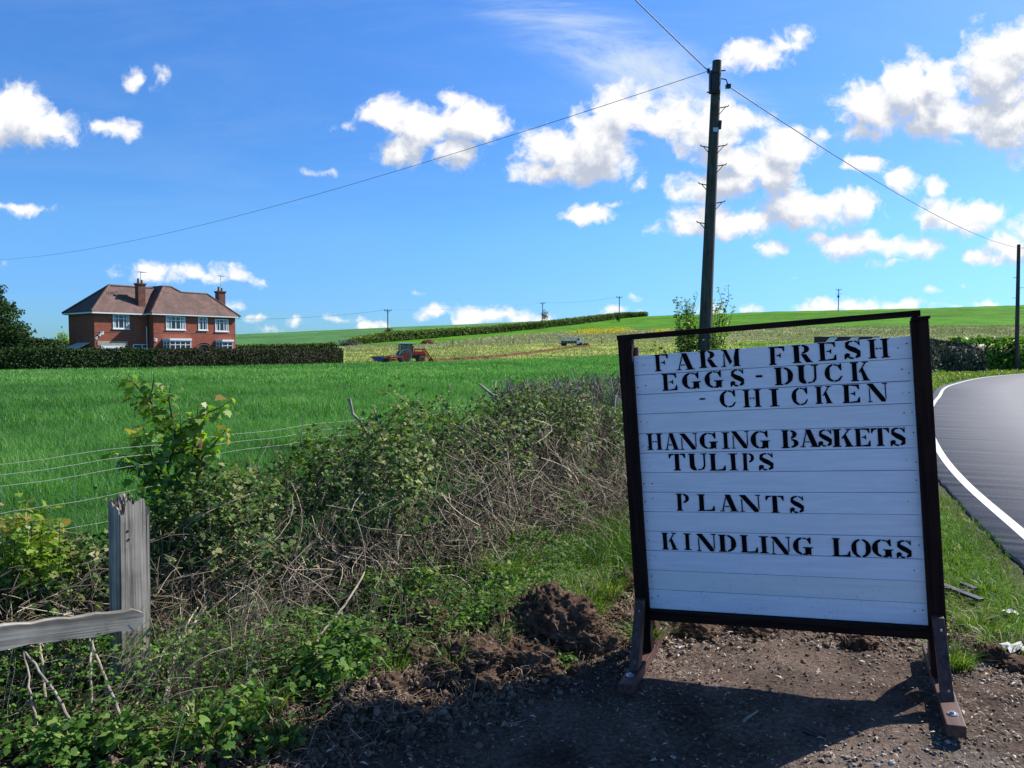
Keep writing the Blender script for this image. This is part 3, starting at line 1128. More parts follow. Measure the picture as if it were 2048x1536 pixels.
cable(LEFT_AT, PT(-90, 520, 61), 1.25, .0065, 'thin overhead cable running left from the tall pole towards the house')
cable(LEFT_AT, (-14, -10, 10.6), .5, .011, 'overhead cable rising to the top edge of the photo from the tall pole')
cable(RIGHT_AT, base2 + top2 + Vector((0, 0, -.25)), .62, .012, 'overhead cable running right from the tall pole to the pole beyond the road')
cable(base2 + top2 + Vector((0, 0, -.25)), (78, 64, 10.6), .6, .02, 'short end of overhead cable leaving the right edge of the photo')

far_poles = [(776, 255, 619, 'dark crossarm pole nearest the tractor, standing in the far hedge'), (1085, 345, 605, 'crossarm pole on the skyline with a small bush at its foot'),
             (1238, 322, 593, 'crossarm pole standing where the far hedge meets the skyline'), (1372, 385, 602, 'small crossarm pole showing left of the tall pole on the horizon'),
             (1675, 352, 578, 'double crossarm pole on the bare skyline above the sign')]
fpp = []
for k, (px, d, ty, lab) in enumerate(far_poles):
    bx, by, _ = PT(px, 700, d)
    g_ = H1(bx, by)
    tz = PT(px, ty, d)[2] - g_
    root = empty('power_pole', (bx, by, g_), 0, lab, 'power pole', 'power poles along the hill')
    b = MB()
    b.tube([(0, 0, -.3), (0, 0, tz)], [.21, .16], 8)
    b.build('post', M['darkmetal'], root)
    b = MB()
    b.beam((-1.3, 0, tz - .35), (1.3, 0, tz - .35), .18, .16)
    b.beam((-.8, 0, tz - .4), (0, 0, tz - 1.1), .09, .09)
    b.beam((.8, 0, tz - .4), (0, 0, tz - 1.1), .09, .09)
    if k == 4:
        b.beam((-1.5, 0, tz - 2.4), (1.5, 0, tz - 2.3), .14, .12)
        b.box(-.5, .3, -.3, .3, tz - 4.0, tz - 3.0)
    b.build('crossarm', M['darkmetal'], root)
    for q in (-1.15, 0, 1.15):
        b = MB()
        b.tube([(q, 0, tz - .3), (q, 0, tz + .12)], .1, 6)
        b.build('insulator', M['darkmetal'], root)
    fpp.append(Vector((bx, by, g_ + tz)))
cable(PT(420, 637, 215), fpp[0], 1.2, .035, 'faint power line from the house side to the crossarm pole by the tractor', 'power_line')
cable(fpp[0], fpp[1], 1.2, .030, 'faint power line between the two left crossarm poles', 'power_line')
cable(fpp[1], fpp[2], 1.0, .030, 'faint power line between the crossarm poles on the far hedge', 'power_line')

# ------------------------------------------------------------------ tractor
def disc(b, c, r, w_, n=20, axis='y'):
    cx_, cy_, cz_ = c
    b.tube([(cx_, cy_ - w_ / 2, cz_), (cx_, cy_ + w_ / 2, cz_)], r, n)


tx, ty, tz = PT(808, 728, 100)
tr = empty('tractor', (tx, ty, H1(tx, ty)), R(24), 'red tractor with white roofed cab and front loader working in the far paddock', 'tractor')


def wheel(x, y, r, w_, spokes, parent, name='wheel'):
    root = bpy.data.objects.new(name, None)
    COL.objects.link(root)
    root.parent = parent
    b = MB()
    n = 26
    prof = [(.62 * r, -w_ / 2), (.92 * r, -w_ / 2), (r, -w_ * .35), (r, w_ * .35), (.92 * r, w_ / 2), (.62 * r, w_ / 2)]
    bi = len(b.v)
    for k in range(n):
        a = 2 * math.pi * k / n
        for i, (q, yy) in enumerate(prof):
            qq = q * (1.035 if (k % 2 and i in (2, 3)) else 1)
            b.v.append((x + qq * math.cos(a), y + yy, r + qq * math.sin(a)))
    mth = len(prof)
    for k in range(n):
        k2 = (k + 1) % n
        for i in range(mth):
            i2 = (i + 1) % mth
            b.f.append((k * mth + i, k2 * mth + i, k2 * mth + i2, k * mth + i2))
    b.build('tyre', M['muddytyre'], root)
    b = MB()
    b.tube([(x, y - w_ * .28, r), (x, y - w_ * .1, r), (x, y + w_ * .1, r), (x, y + w_ * .28, r)], [r * .66, r * .5, r * .5, r * .66], 20)
    b.tube([(x, y - w_ * .33, r), (x, y - w_ * .2, r)], r * .2, 10)
    b.build('rim', M['red'], root)


M['muddytyre'] = simple('muddy_tyre', (.10, .085, .07), .9, .5, 3, col2=(.30, .27, .23))
for yy in (-.85, .85):
    wheel(0, yy, .78, .42, 8, tr)
    wheel(2.25, yy * .85, .42, .26, 6, tr)
b = MB()
b.box(.2, 2.9, -.33, .33, .95, 1.5)
b.build('bonnet', M['red'], tr, bevel=.06)
b = MB()
b.box(-.5, 2.9, -.28, .28, .5, .98)
b.beam((2.25, -.8, .45), (2.25, .8, .45), .15, .15)
b.beam((0, -.8, .78), (0, .8, .78), .25, .25)
b.build('chassis', M['darkmetal'], tr)
b = MB()
for x0, x1 in ((-.55, -.45), (.15, .22), (.9, 1.0)):
    for yy in (-.72, .66):
        b.box(x0, x1, yy, yy + .06, 1.15, 2.45)
b.box(-.55, 1.0, -.72, .72, 1.0, 1.45)
b.box(-.6, 1.05, -.75, .75, 2.38, 2.46)
b.build('cab', M['black'], tr)
b = MB()
b.box(-.65, 1.1, -.78, .78, 2.463, 2.60)
b.build('cab_roof', M['white'], tr, bevel=.03)
m, t = new_mat('cab_glass')
t.put(t.bsdf.inputs['Base Color'], (.20, .22, .22))
t.put(t.bsdf.inputs['Roughness'], .1)
t.put(t.bsdf.inputs['Transmission Weight'], .6)
b = MB()
b.box(-.5, .95, -.69, .69, 1.46, 2.375)
b.build('cab_window', m, tr)
for yy in (-1.08, .62):
    b = MB()
    for k in range(7):
        a0, a1 = R(15 + k * 22), R(15 + (k + 1) * 22)
        p0 = (.88 * math.cos(a0), .78 + .88 * math.sin(a0)); p1 = (.88 * math.cos(a1), .78 + .88 * math.sin(a1))
        b.hexa([(p0[0], yy, p0[1]), (p0[0], yy + .46, p0[1]), (p1[0], yy + .46, p1[1]), (p1[0], yy, p1[1]), (p0[0] * 1.05, yy, p0[1] + .05), (p0[0] * 1.05, yy + .46, p0[1] + .05), (p1[0] * 1.05, yy + .46, p1[1] + .05), (p1[0] * 1.05, yy, p1[1] + .05)])
    b.build('mudguard', M['offwhite'], tr)
for yy in (-.55, .55):
    b = MB()
    b.beam((1.1, yy, 1.0), (1.35, yy, 1.7), .12, .14)
    b.beam((1.3, yy, 1.68), (2.7, yy, 1.75), .12, .16)
    b.beam((2.65, yy, 1.78), (3.75, yy, .35), .12, .18)
    b.beam((1.6, yy, 1.0), (2.6, yy, 1.45), .07, .07)
    b.build('loader_arm', M['red'], tr)
b = MB()
b.beam((3.7, -.7, .35), (3.7, .7, .35), .12, .12)
b.box(3.7, 3.78, -.8, .8, .12, .5)
b.box(3.75, 4.2, -.8, .8, .1, .16)
b.build('loader_bucket', M['rust'], tr)
b = MB()
b.tube([(1.3, .2, 1.45), (1.3, .2, 2.1)], .04, 6)
b.build('exhaust_pipe', M['darkmetal'], tr)
for yy in (-.95, .95):
    b = MB()
    b.beam((.95, yy * .75, 2.1), (1.05, yy, 2.1), .03, .03)
    b.box(1.0, 1.05, yy - .08, yy + .08, 1.9, 2.2)
    b.build('wing_mirror', M['darkmetal'], tr)

lx, ly, lz = PT(768, 728, 97.5)
imp = empty('farm_implement', (lx, ly, H1(lx, ly)), R(24), 'low rusty red implement with blue end panel coupled behind the tractor', 'implement')
b = MB()
b.hexa([(-1.15, -.75, .25), (-.25, -.75, .22), (-.25, .75, .22), (-1.15, .75, .25), (-1.45, -.85, .7), (-.25, -.85, .72), (-.25, .85, .72), (-1.45, .85, .7)])
b.build('hopper', M['blue'], imp)
b = MB()
b.hexa([(-.24, -.7, .24), (.55, -.7, .2), (.55, .7, .2), (-.24, .7, .24), (-.24, -.8, .68), (.55, -.8, .7), (.55, .8, .7), (-.24, .8, .68)])
b.build('gearbox', M['rust'], imp)
b = MB()
b.beam((-1.5, -.88, .75), (.6, -.88, .82), .08, .12)
b.beam((-1.5, .88, .75), (.6, .88, .82), .08, .12)
b.beam((-1.5, -.88, .75), (-1.5, .88, .75), .08, .12)
b.beam((.6, -.88, .8), (.6, .88, .8), .08, .12)
b.build('rim_rail', M['rust'], imp)
b = MB()
b.beam((.2, -.6, .6), (2.6, -.1, .75), .14, .2)
b.beam((.2, .6, .6), (2.6, .1, .75), .14, .2)
b.beam((.5, -.7, .95), (1.9, -.1, .85), .1, .14)
b.box(.55, 1.5, -.6, .6, .25, .5)
b.build('drawbar', M['rust'], imp)
for yy in (-.8, .8):
    b = MB()
    disc(b, (.1, yy, .3), .3, .16)
    b.build('wheel', M['rubber'], imp)

# ------------------------------------------------------------------ flatbed with cage far up the paddock
cx_, cy_, cz_ = hit(1141, 692)
fl = empty('livestock_truck', (cx_, cy_, H1(cx_, cy_)), R(14), 'white pickup truck with railed cage body parked far up the paddock', 'pickup truck')
b = MB()
b.box(-2.6, 1.2, -.95, .95, .55, .75)
b.box(-2.6, 1.2, -.97, -.9, .75, 1.15)
b.build('flatbed', M['darkmetal'], fl)
b = MB()
for k in range(6):
    x = -2.6 + k * .76
    for yy in (-.95, .95):
        b.beam((x, yy, .7), (x, yy, 2.05), .07, .07)
for zz in (1.25, 1.65, 2.03):
    for yy in (-.95, .95):
        b.beam((-2.6, yy, zz), (1.2, yy, zz), .05, .06)
    b.beam((-2.6, -.95, zz), (-2.6, .95, zz), .05, .06)
b.build('cage', M['steel'], fl)
b = MB()
b.box(1.25, 2.3, -.9, .9, .5, 1.2)
b.hexa([(1.25, -.85, 1.2), (2.2, -.85, 1.2), (2.2, .85, 1.2), (1.25, .85, 1.2), (1.3, -.78, 1.95), (1.8, -.78, 1.95), (1.8, .78, 1.95), (1.3, .78, 1.95)])
b.box(2.3, 2.95, -.88, .88, .5, 1.05)
b.build('cab', M['white'], fl, bevel=.05)
b = MB()
b.box(1.38, 1.95, -.87, .87, 1.3, 1.75)
b.build('side_window', M['glass'], fl)
for x in (-1.6, 2.2):
    for yy in (-.85, .85):
        b = MB()
        disc(b, (x, yy, .38), .38, .22)
        b.build('wheel', M['rubber'], fl)

# ------------------------------------------------------------------ ploughed ridge of red soil
pl_px = [(862, 722.5), (930, 720), (1000, 714), (1060, 707), (1100, 701), (1140, 696.5), (1178, 692.5)]
P3 = [Vector(hit(*p)) for p in pl_px]
V, Q = [], []
n_ = 220
for i in range(n_):
    q = i / (n_ - 1) * (len(P3) - 1)
    k = min(int(q), len(P3) - 2)
    c = P3[k].lerp(P3[k + 1], q - k)
    dn = (P3[k + 1] - P3[k]); dn.z = 0; dn.normalize()
    s = Vector((dn.y, -dn.x, 0))
    for j in range(7):
        o_ = (j - 3) / 3 * .6
        h_ = (1 - (j - 3) ** 2 / 9) * .38 * (.55 + .9 * float(rng.random())) - .08
        p_ = c + s * (o_ + .25 * (rng.random() - .5))
        V.append((p_.x, p_.y, H1(p_.x, p_.y) + h_))
V = np.array(V)
idx = np.arange(n_ * 7).reshape(n_, 7)
Q = np.stack([idx[:-1, :-1], idx[:-1, 1:], idx[1:, 1:], idx[1:, :-1]], -1).reshape(-1, 4)
M['redsoil'] = simple('red_soil', (.13, .065, .040), .95, .55, .9, spec=.05)
tag(np_obj('soil_ridge', V, [Q], M['redsoil']), 'ridge of freshly turned red soil running from the tractor up the paddock', 'soil ridge', kind='structure')

# ------------------------------------------------------------------ chevron board behind the sign
ch = empty('chevron_sign', (*PT(1693, 700, 25)[:2], 0), R(-4), 'black and white bend marker board half hidden behind the farm sign', 'road sign')
ztop = PT(1693, 673, 25)[2]
b = MB()
b.box(-1.06, 1.06, -.02, .02, ztop - .55, ztop)
b.build('panel', M['black'], ch, bevel=.015)
for xx in (-.78, -.08, .62):
    b = MB()
    q = .25
    zc = ztop - .275
    for s_ in (1, -1):
        b.poly([(xx, -.024, zc), (xx + .26, -.024, zc), (xx + .26 + q * .9, -.024, zc + s_ * q), (xx + q * .9, -.024, zc + s_ * q)])
    b.build('chevron', M['white'], ch)
for xx in (-.7, .7):
    b = MB()
    b.tube([(xx, .05, -.3), (xx, .05, ztop - .1)], .038, 10)
    b.build('post', M['steel'], ch)

# ------------------------------------------------------------------ farm shop sign
P0 = Vector((0.64043896, 3.96086864, EYE - 0.031106))
SU = Vector((0.91664186, -0.39279391, 0.07403132))
SV = Vector((0.06869648, -0.02764299, -0.99725456))
SZ = -SV
SY = SZ.cross(SU)
LEG = 1.62                     # board top above the underside of the feet
sign = empty('farm_sign', (0, 0, 0), 0, 'large white board in dark wooden frame listing farm fresh eggs, tulips and logs', 'sign')
mt = Matrix.Identity(4)
for i in range(3):
    mt[i][0], mt[i][1], mt[i][2] = SU[i], SY[i], SZ[i]
orig = P0 + SU * .65 - SZ * LEG
mt.translation = orig
sign.matrix_world = mt
FW = woodmat('dark_stained_wood', (.007, .004, .004), (.028, .013, .010), 'Z', .75, .8, .3)
FW.node_tree.nodes['Principled BSDF'].inputs['Specular IOR Level'].default_value = .12
FX = woodmat('dark_stained_rail', (.007, .004, .004), (.028, .013, .010), 'X', .75, .8, .3)
FX.node_tree.nodes['Principled BSDF'].inputs['Specular IOR Level'].default_value = .12
FB = woodmat('brown_stained_wood', (.050, .022, .018), (.125, .060, .048), 'Y', .55, .8, .3)
FBZ = woodmat('brown_stained_brace', (.050, .022, .018), (.125, .060, .048), 'Z', .55, .8, .3)
# paint: gently mottled white over knots
WP, t = new_mat('white_board_paint')
tcn = t.new('ShaderNodeTexCoord')
O = tcn.outputs['Object']
mp = t.new('ShaderNodeMapping')
mp.inputs['Scale'].default_value = (3, 1, 30)
t.put(mp.inputs[0], O)
n = t.noise(mp.outputs[0], 1, 6, .65, dist=.6)
n2 = t.noise(O, 4, 5, .7)
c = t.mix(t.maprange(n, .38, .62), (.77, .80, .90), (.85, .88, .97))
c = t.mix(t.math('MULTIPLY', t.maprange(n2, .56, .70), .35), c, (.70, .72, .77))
att = t.new('ShaderNodeAttribute', attribute_name='rnd')
c = t.mix(t.maprange(att.outputs['Fac'], 0, 1, 0, .5, False), c, (.76, .79, .74))
sz = t.new('ShaderNodeSeparateXYZ')
t.put(sz.inputs[0], O)
mud = t.math('MULTIPLY', t.maprange(t.noise(O, 55, 4, .7), .58, .68), t.maprange(sz.outputs[2], .62, .28))
c = t.mix(t.math('MULTIPLY', mud, .35), c, (.30, .25, .20))
scr = t.new('ShaderNodeMapping')
scr.inputs['Scale'].default_value = (1.2, 1, 45)
t.put(scr.inputs[0], O)
c = t.mix(t.math('MULTIPLY', t.maprange(t.noise(scr.outputs[0], 1, 3, .5), .60, .70), .35), c, (.60, .62, .66))
t.put(t.bsdf.inputs['Base Color'], c)
t.put(t.bsdf.inputs['Roughness'], .42)
b_ = t.new('ShaderNodeBump')
b_.inputs['Strength'].default_value = .35
b_.inputs['Distance'].default_value = .004
vv = t.noise(O, 70, 4, .7)
pt2 = t.maprange(t.noise(O, 3.3, 3, .5), .52, .66)
t.put(b_.inputs['Height'], t.math('ADD', t.math('MULTIPLY', vv, pt2), t.math('MULTIPLY', n, .5)))
t.put(t.bsdf.inputs['Normal'], b_.outputs[0])

# board of 13 tongue and groove planks, each slightly out of line with the next
b = MB()
PH = 1.344 / 13
for k in range(13):
    zt = LEG - k * PH
    zb = zt - PH
    dy = .0012 * math.sin(k * 2.3)
    wv = .0006 * math.sin(k * 1.7)
    y0 = .004 + dy
    b.hexa([(-.655, y0, zb + .0012), (.655, y0, zb + .0012 + wv), (.655, y0 + .016, zb + .0012), (-.655, y0 + .016, zb + .0012),
            (-.655, y0, zt - .0012), (.655, y0, zt - .0012 + wv), (.655, y0 + .016, zt - .0012), (-.655, y0 + .016, zt - .0012)])
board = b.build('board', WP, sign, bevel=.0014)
# one plank is of a creamier white
at = board.data.attributes.new('rnd', 'FLOAT', 'FACE')
vals = []
for p_ in board.data.polygons:
    k = int((LEG - p_.center.z) / PH)
    vals.append(1.0 if k == 11 else (0.25 if k in (3, 8) else 0.0) if k != 11 else 0)
at.data.foreach_set('value', vals)
b = MB()
b.box(-.64, .64, .024, .030, LEG - 1.335, LEG - .01)
b.build('backing', M['darkmetal'], sign)

def at_xz(name, x0, x1, y0, y1, z0, z1, m, bev=.003):
    b = MB()
    b.box(x0, x1, y0, y1, z0, z1)
    return b.build(name, m, sign, bevel=bev)


zbot = LEG - 1.344
at_xz('side_post', -.722, -.650, -.030, .040, .052, LEG + .086, FW)
at_xz('side_post', .650, .722, -.030, .040, .052, LEG + .070, FW)
at_xz('side_batten', -.6502, -.628, .022, .050, zbot + .03, LEG + .045, FBZ)
at_xz('top_rail', -.727, .692, -.026, .036, LEG + .0865, LEG + .114, FX)
at_xz('bottom_rail', -.6495, .6495, -.034, .042, zbot - .052, zbot - .001, FX)
at_xz('post_cap', .655, .728, -.045, .050, LEG + .0705, LEG + .0845, FX)

for sx_ in (-.686, .686):
    lf = .44 if sx_ < 0 else .50
    f = at_xz('foot', sx_ - .035, sx_ + .035, -lf, .42, 0, .05, FB, .004)
    for yy in (-lf + .10, .33):
        b = MB()
        b.tube([(sx_, yy, .049), (sx_, yy, .054), (sx_, yy, .0541), (sx_, yy, .062)], [.021, .021, .009, .009], 18)
        b.build('bolt', M['steel'], f)
    for sy_ in (-1, 1):
        b = MB()
        y1 = sy_ * .235
        yt = sy_ * .030 + (.01 if sy_ > 0 else 0)
        b.hexa([(sx_ - .024, y1 - .045, .0505), (sx_ + .024, y1 - .045, .0505), (sx_ + .024, y1 + .045, .0505), (sx_ - .024, y1 + .045, .0505),
                (sx_ - .024, yt - .022 + sy_ * .02, .34), (sx_ + .024, yt - .022 + sy_ * .02, .34), (sx_ + .024, yt + .022 + sy_ * .02, .34), (sx_ - .024, yt + .022 + sy_ * .02, .34)])
        br = b.build('brace', FBZ, sign, bevel=.003)
        b = MB()
        for q in (.12, .85):
            yy = y1 + (yt - y1) * q - (.042 if sy_ < 0 else -.042)
            b.tube([(sx_ + .005, yy, .05 + .29 * q), (sx_ + .005, yy + sy_ * .006, .05 + .29 * q)], .006, 8)
        b.build('screw', M['steel'], br)
b = MB()
for k in range(13):
    for xx in (-.635, -.60, .60, .635):
        if random.random() < .75:
            zz = LEG - (k + .3 + .4 * random.random()) * PH
            b.tube([(xx + random.uniform(-.01, .01), .0025, zz), (xx, .006, zz)], .0024, 6)
b.build('nail_heads', M['darkmetal'], sign)

# ---- stencil alphabet: polygons in a unit box
def stem(x, w=.25, top=True, bot=True, s=.09):
    p = []
    p += [(x - s, 0), (x + w + s, 0), (x + w + s, .045), (x + w, .08)] if bot else [(x, 0), (x + w, 0)]
    p += [(x + w, .92), (x + w + s, .955), (x + w + s, 1), (x - s, 1), (x - s, .955), (x, .92)] if top else [(x + w, 1), (x, 1)]
    p += [(x, .08), (x - s, .045)] if bot else []
    return p


def rect(x0, y0, x1, y1):
    return [(x0, y0), (x1, y0), (x1, y1), (x0, y1)]


def arc(cx, cy, rx, ry, a0, a1, t1=.25, t0=.07, n=14):
    o, i = [], []
    for k in range(n + 1):
        a = R(a0 + (a1 - a0) * k / n)
        tt = t0 + (t1 - t0) * abs(math.cos(a)) ** 1.3
        o.append((cx + rx * math.cos(a), cy + ry * math.sin(a)))
        i.append((cx + (rx - tt) * math.cos(a), cy + (ry - min(tt, t0 + .05)) * math.sin(a)))
    return o + i[::-1]


def stroke(pts, wid):
    L, Rr = [], []
    n = len(pts)
    for k in range(n):
        a, b = Vector(pts[max(k - 1, 0)]), Vector(pts[min(k + 1, n - 1)])
        d = (b - a).normalized()
        nn = Vector((-d.y, d.x)) * wid[k] / 2
        L.append((pts[k][0] + nn.x, pts[k][1] + nn.y))
        Rr.append((pts[k][0] - nn.x, pts[k][1] - nn.y))
    return L + Rr[::-1]


armT = [(.47, 1), (.95, 1), (.95, .72), (.89, .72), (.80, .90), (.47, .935)]
armM = [(.47, .53), (.62, .54), (.69, .63), (.73, .63), (.73, .37), (.69, .37), (.62, .465), (.47, .475)]
armB = [(.47, 0), (.98, 0), (.98, .31), (.92, .31), (.82, .10), (.47, .065)]
GL = {
    'F': [stem(.12, .26, s=.09), armT, armM],
    'E': [stem(.12, .26), armT, armM, armB],
    'L': [stem(.12, .26), armB],
    'I': [stem(.3, .4, s=.22)],
    'H': [stem(.09, .22), stem(.69, .22), rect(.36, .47, .47, .54), rect(.53, .47, .64, .54)],
    'T': [stem(.37, .26, top=False), [(0, 1), (.33, 1), (.33, .94), (.16, .90), (.06, .72), (0, .72)], [(1, 1), (.67, 1), (.67, .94), (.84, .90), (.94, .72), (1, .72)], rect(.37, .96, .63, 1.0)],
    'A': [[(.30, 1), (.58, 1), (.90, .05), (1, .045), (1, 0), (.52, 0), (.52, .045), (.62, .05)], [(.36, .80), (.32, .86), (.12, .05), (0, .045), (0, 0), (.28, 0), (.28, .045), (.19, .05)], rect(.27, .27, .50, .33)],
    'R': [stem(.12, .25), arc(.47, .745, .40, .255, -82, 82, .25, .065), [(.47, .49), (.47, .44), (.66, .06), (.72, 0), (1, 0), (1, .05), (.94, .06), (.70, .47)]],
    'P': [stem(.12, .27), arc(.48, .725, .44, .275, -82, 82, .25, .065)],
    'B': [stem(.10, .25), arc(.47, .76, .38, .24, -80, 82, .24, .065), arc(.47, .26, .45, .26, -82, 80, .25, .065)],
    'D': [stem(.10, .25), arc(.45, .5, .50, .50, -84, 84, .27, .07)],
    'K': [stem(.08, .25), [(.42, .47), (.48, .44), (.82, .94), (.94, .955), (.94, 1), (.62, 1), (.62, .955), (.73, .94)], [(.50, .60), (.64, .70), (.92, .06), (1, .045), (1, 0), (.58, 0), (.58, .045), (.66, .06)]],
    'M': [[(.08, 0), (.26, 0), (.26, .045), (.21, .06), (.19, .72), (.14, .80), (.13, .06), (0, .045), (0, 0)], [(.02, 1), (.30, 1), (.58, .28), (.46, .12), (.14, .92), (.02, .955)], [(.60, .20), (.78, 1), (1, 1), (1, .955), (.94, .93), (.94, .06), (1, .045), (1, 0), (.60, 0), (.60, .045), (.68, .06), (.68, .50)]],
    'N': [[(.07, .80), (.13, .72), (.13, .06), (.22, .045), (.22, 0), (0, 0), (0, .045), (.07, .06)], [(0, 1), (.28, 1), (.88, .14), (.88, 0), (.68, 0), (.07, .88), (0, .955)], [(.74, 1), (1, 1), (1, .955), (.93, .94), (.93, .12), (.87, .22), (.87, .94), (.74, .955)]],
    'U': [[(0, 1), (.38, 1), (.38, .955), (.32, .93), (.32, .28), (.42, .09), (.42, 0), (.24, .02), (.10, .14), (.07, .28), (.07, .93), (0, .955)], [(.64, 1), (1, 1), (1, .955), (.90, .93), (.90, .26), (.80, .07), (.50, 0), (.50, .075), (.70, .11), (.80, .28), (.80, .93), (.64, .955)]],
    'C': [arc(.52, .5, .52, .50, 98, 262, .28, .07), [(.50, .995), (.50, .92), (.72, .87), (.86, .62), (.93, .62), (.93, 1), (.87, 1), (.80, .93)], [(.50, .005), (.50, .08), (.72, .12), (.90, .33), (.97, .30), (.82, .07), (.66, .01)]],
    'G': [arc(.50, .5, .50, .50, 98, 262, .28, .07), [(.48, .995), (.48, .92), (.70, .87), (.82, .62), (.89, .62), (.89, 1), (.83, 1), (.76, .93)], [(.48, .005), (.48, .075), (.60, .11), (.60, .38), (.50, .40), (.50, .45), (1, .45), (1, .40), (.90, .38), (.90, .0), (.84, .0), (.80, .06), (.68, .0)]],
    'O': [arc(.5, .5, .50, .50, 98, 262, .27, .07), arc(.5, .5, .50, .50, -82, 82, .27, .07)],
    'S': [stroke([(.52, .955), (.32, .94), (.17, .84), (.16, .70), (.36, .57), (.62, .46), (.82, .34), (.82, .18), (.62, .06)], [.07, .10, .19, .24, .27, .28, .26, .22, .08]),
          stroke([(.59, .955), (.72, .92), (.86, .78)], [.07, .08, .09]), [(.84, 1), (.90, 1), (.90, .70), (.82, .74)],
          stroke([(.52, .045), (.34, .06), (.20, .16)], [.08, .10, .08]), [(.0, .0), (.06, .0), (.12, .06), (.22, .14), (.34, .20), (.30, .30), (.14, .34), (.0, .26)]],
    '-': [rect(0, 0, 1, 1)],
}
LINES = [
    ('farm fresh', [('F', 0.109, 0.182, 0.002, 0.09), ('A', 0.222, 0.313, 0.005, 0.091), ('R', 0.338, 0.425, 0.001, 0.087), ('M', 0.449, 0.538, 0.001, 0.089), ('F', 0.676, 0.751, 0.006, 0.094), ('R', 0.784, 0.872, 0.005, 0.092), ('E', 0.902, 0.98, 0.002, 0.09), ('S', 1.018, 1.09, 0.001, 0.09), ('H', 1.121, 1.206, 0.004, 0.093)]),
    ('eggs duck', [('E', 0.142, 0.219, 0.105, 0.193), ('G', 0.248, 0.338, 0.106, 0.191), ('G', 0.362, 0.45, 0.105, 0.192), ('S', 0.488, 0.556, 0.104, 0.191), ('-', 0.61, 0.64, 0.14, 0.151), ('D', 0.698, 0.785, 0.108, 0.195), ('U', 0.804, 0.895, 0.105, 0.195), ('C', 0.927, 1.003, 0.107, 0.193), ('K', 1.041, 1.118, 0.105, 0.195)]),
    ('chicken', [('-', 0.33, 0.356, 0.24, 0.249), ('C', 0.43, 0.508, 0.207, 0.294), ('H', 0.544, 0.626, 0.209, 0.297), ('I', 0.664, 0.716, 0.211, 0.299), ('C', 0.772, 0.845, 0.211, 0.298), ('K', 0.88, 0.952, 0.211, 0.295), ('E', 0.997, 1.072, 0.21, 0.297), ('N', 1.108, 1.188, 0.21, 0.297)]),
    ('hanging baskets', [('H', 0.045, 0.121, 0.415, 0.5), ('A', 0.136, 0.21, 0.415, 0.502), ('N', 0.218, 0.302, 0.418, 0.503), ('G', 0.317, 0.403, 0.417, 0.501), ('I', 0.423, 0.466, 0.418, 0.503), ('N', 0.476, 0.556, 0.415, 0.502), ('G', 0.568, 0.655, 0.416, 0.505), ('B', 0.712, 0.793, 0.417, 0.505), ('A', 0.797, 0.881, 0.417, 0.503), ('S', 0.880, 0.942, 0.418, 0.503), ('K', 0.945, 1.031, 0.419, 0.505), ('E', 1.038, 1.105, 0.419, 0.505), ('T', 1.112, 1.184, 0.42, 0.505), ('S', 1.192, 1.256, 0.419, 0.507)]),
    ('tulips', [('T', 0.153, 0.234, 0.522, 0.61), ('U', 0.254, 0.344, 0.523, 0.611), ('L', 0.356, 0.436, 0.525, 0.613), ('I', 0.449, 0.501, 0.526, 0.613), ('P', 0.518, 0.58, 0.526, 0.614), ('S', 0.599, 0.67, 0.527, 0.615)]),
    ('plants', [('P', 0.175, 0.246, 0.73, 0.82), ('L', 0.285, 0.369, 0.733, 0.82), ('A', 0.397, 0.485, 0.735, 0.821), ('N', 0.497, 0.592, 0.736, 0.822), ('T', 0.621, 0.702, 0.74, 0.825), ('S', 0.732, 0.798, 0.74, 0.826)]),
    ('kindling logs', [('K', 0.089, 0.167, 0.936, 1.026), ('I', 0.197, 0.242, 0.938, 1.025), ('N', 0.271, 0.362, 0.938, 1.028), ('D', 0.378, 0.466, 0.94, 1.028), ('L', 0.484, 0.567, 0.94, 1.028), ('I', 0.572, 0.623, 0.943, 1.029), ('N', 0.635, 0.72, 0.944, 1.032), ('G', 0.736, 0.823, 0.944, 1.031), ('L', 0.911, 0.989, 0.944, 1.032), ('O', 0.997, 1.078, 0.945, 1.035), ('G', 1.087, 1.173, 0.945, 1.03), ('S', 1.189, 1.253, 0.946, 1.032)]),
]
INK, t = new_mat('black_stencil_paint')
tcn = t.new('ShaderNodeTexCoord')
nn_ = t.noise(tcn.outputs['Object'], 120, 5, .7)
t.put(t.bsdf.inputs['Base Color'], t.mix(t.math('MULTIPLY', t.maprange(nn_, .60, .74), .35), (.003, .003, .005), (.06, .065, .09)))
t.put(t.bsdf.inputs['Roughness'], .75)
t.put(t.bsdf.inputs['Specular IOR Level'], .08)
for words_, L in LINES:
    rest = list(L)
    for word in words_.split():
        b = MB()
        todo = len(word)
        while rest and (todo or rest[0][0] == '-'):
            ch_, x0, x1, z0, z1 = rest.pop(0)
            if ch_ != '-':
                todo -= 1
            rot_ = random.uniform(-1, 1)
            for poly in GL[ch_]:
                pts = []
                for gx, gy in poly:
                    xx = x0 + (gx * 1.06 - .03) * (x1 - x0)
                    zz = z1 + (z0 - z1) * gy
                    xx += (gy - .5) * rot_ * .001 + random.uniform(-.0005, .0005)
                    zz += random.uniform(-.0005, .0005)
                    pts.append((xx - .65, .0005, LEG - zz))
                b.poly(pts)
        o = b.build('lettering', INK, board)
        o['label'] = 'stencilled word ' + word

# ------------------------------------------------------------------ plant builders (numpy)
def unit(v):
    return v / np.maximum(np.linalg.norm(v, axis=-1, keepdims=True), 1e-9)


def rdir(n, up=0.0):
    v = rng.normal(size=(n, 3))
    v[:, 2] += up
    return unit(v)


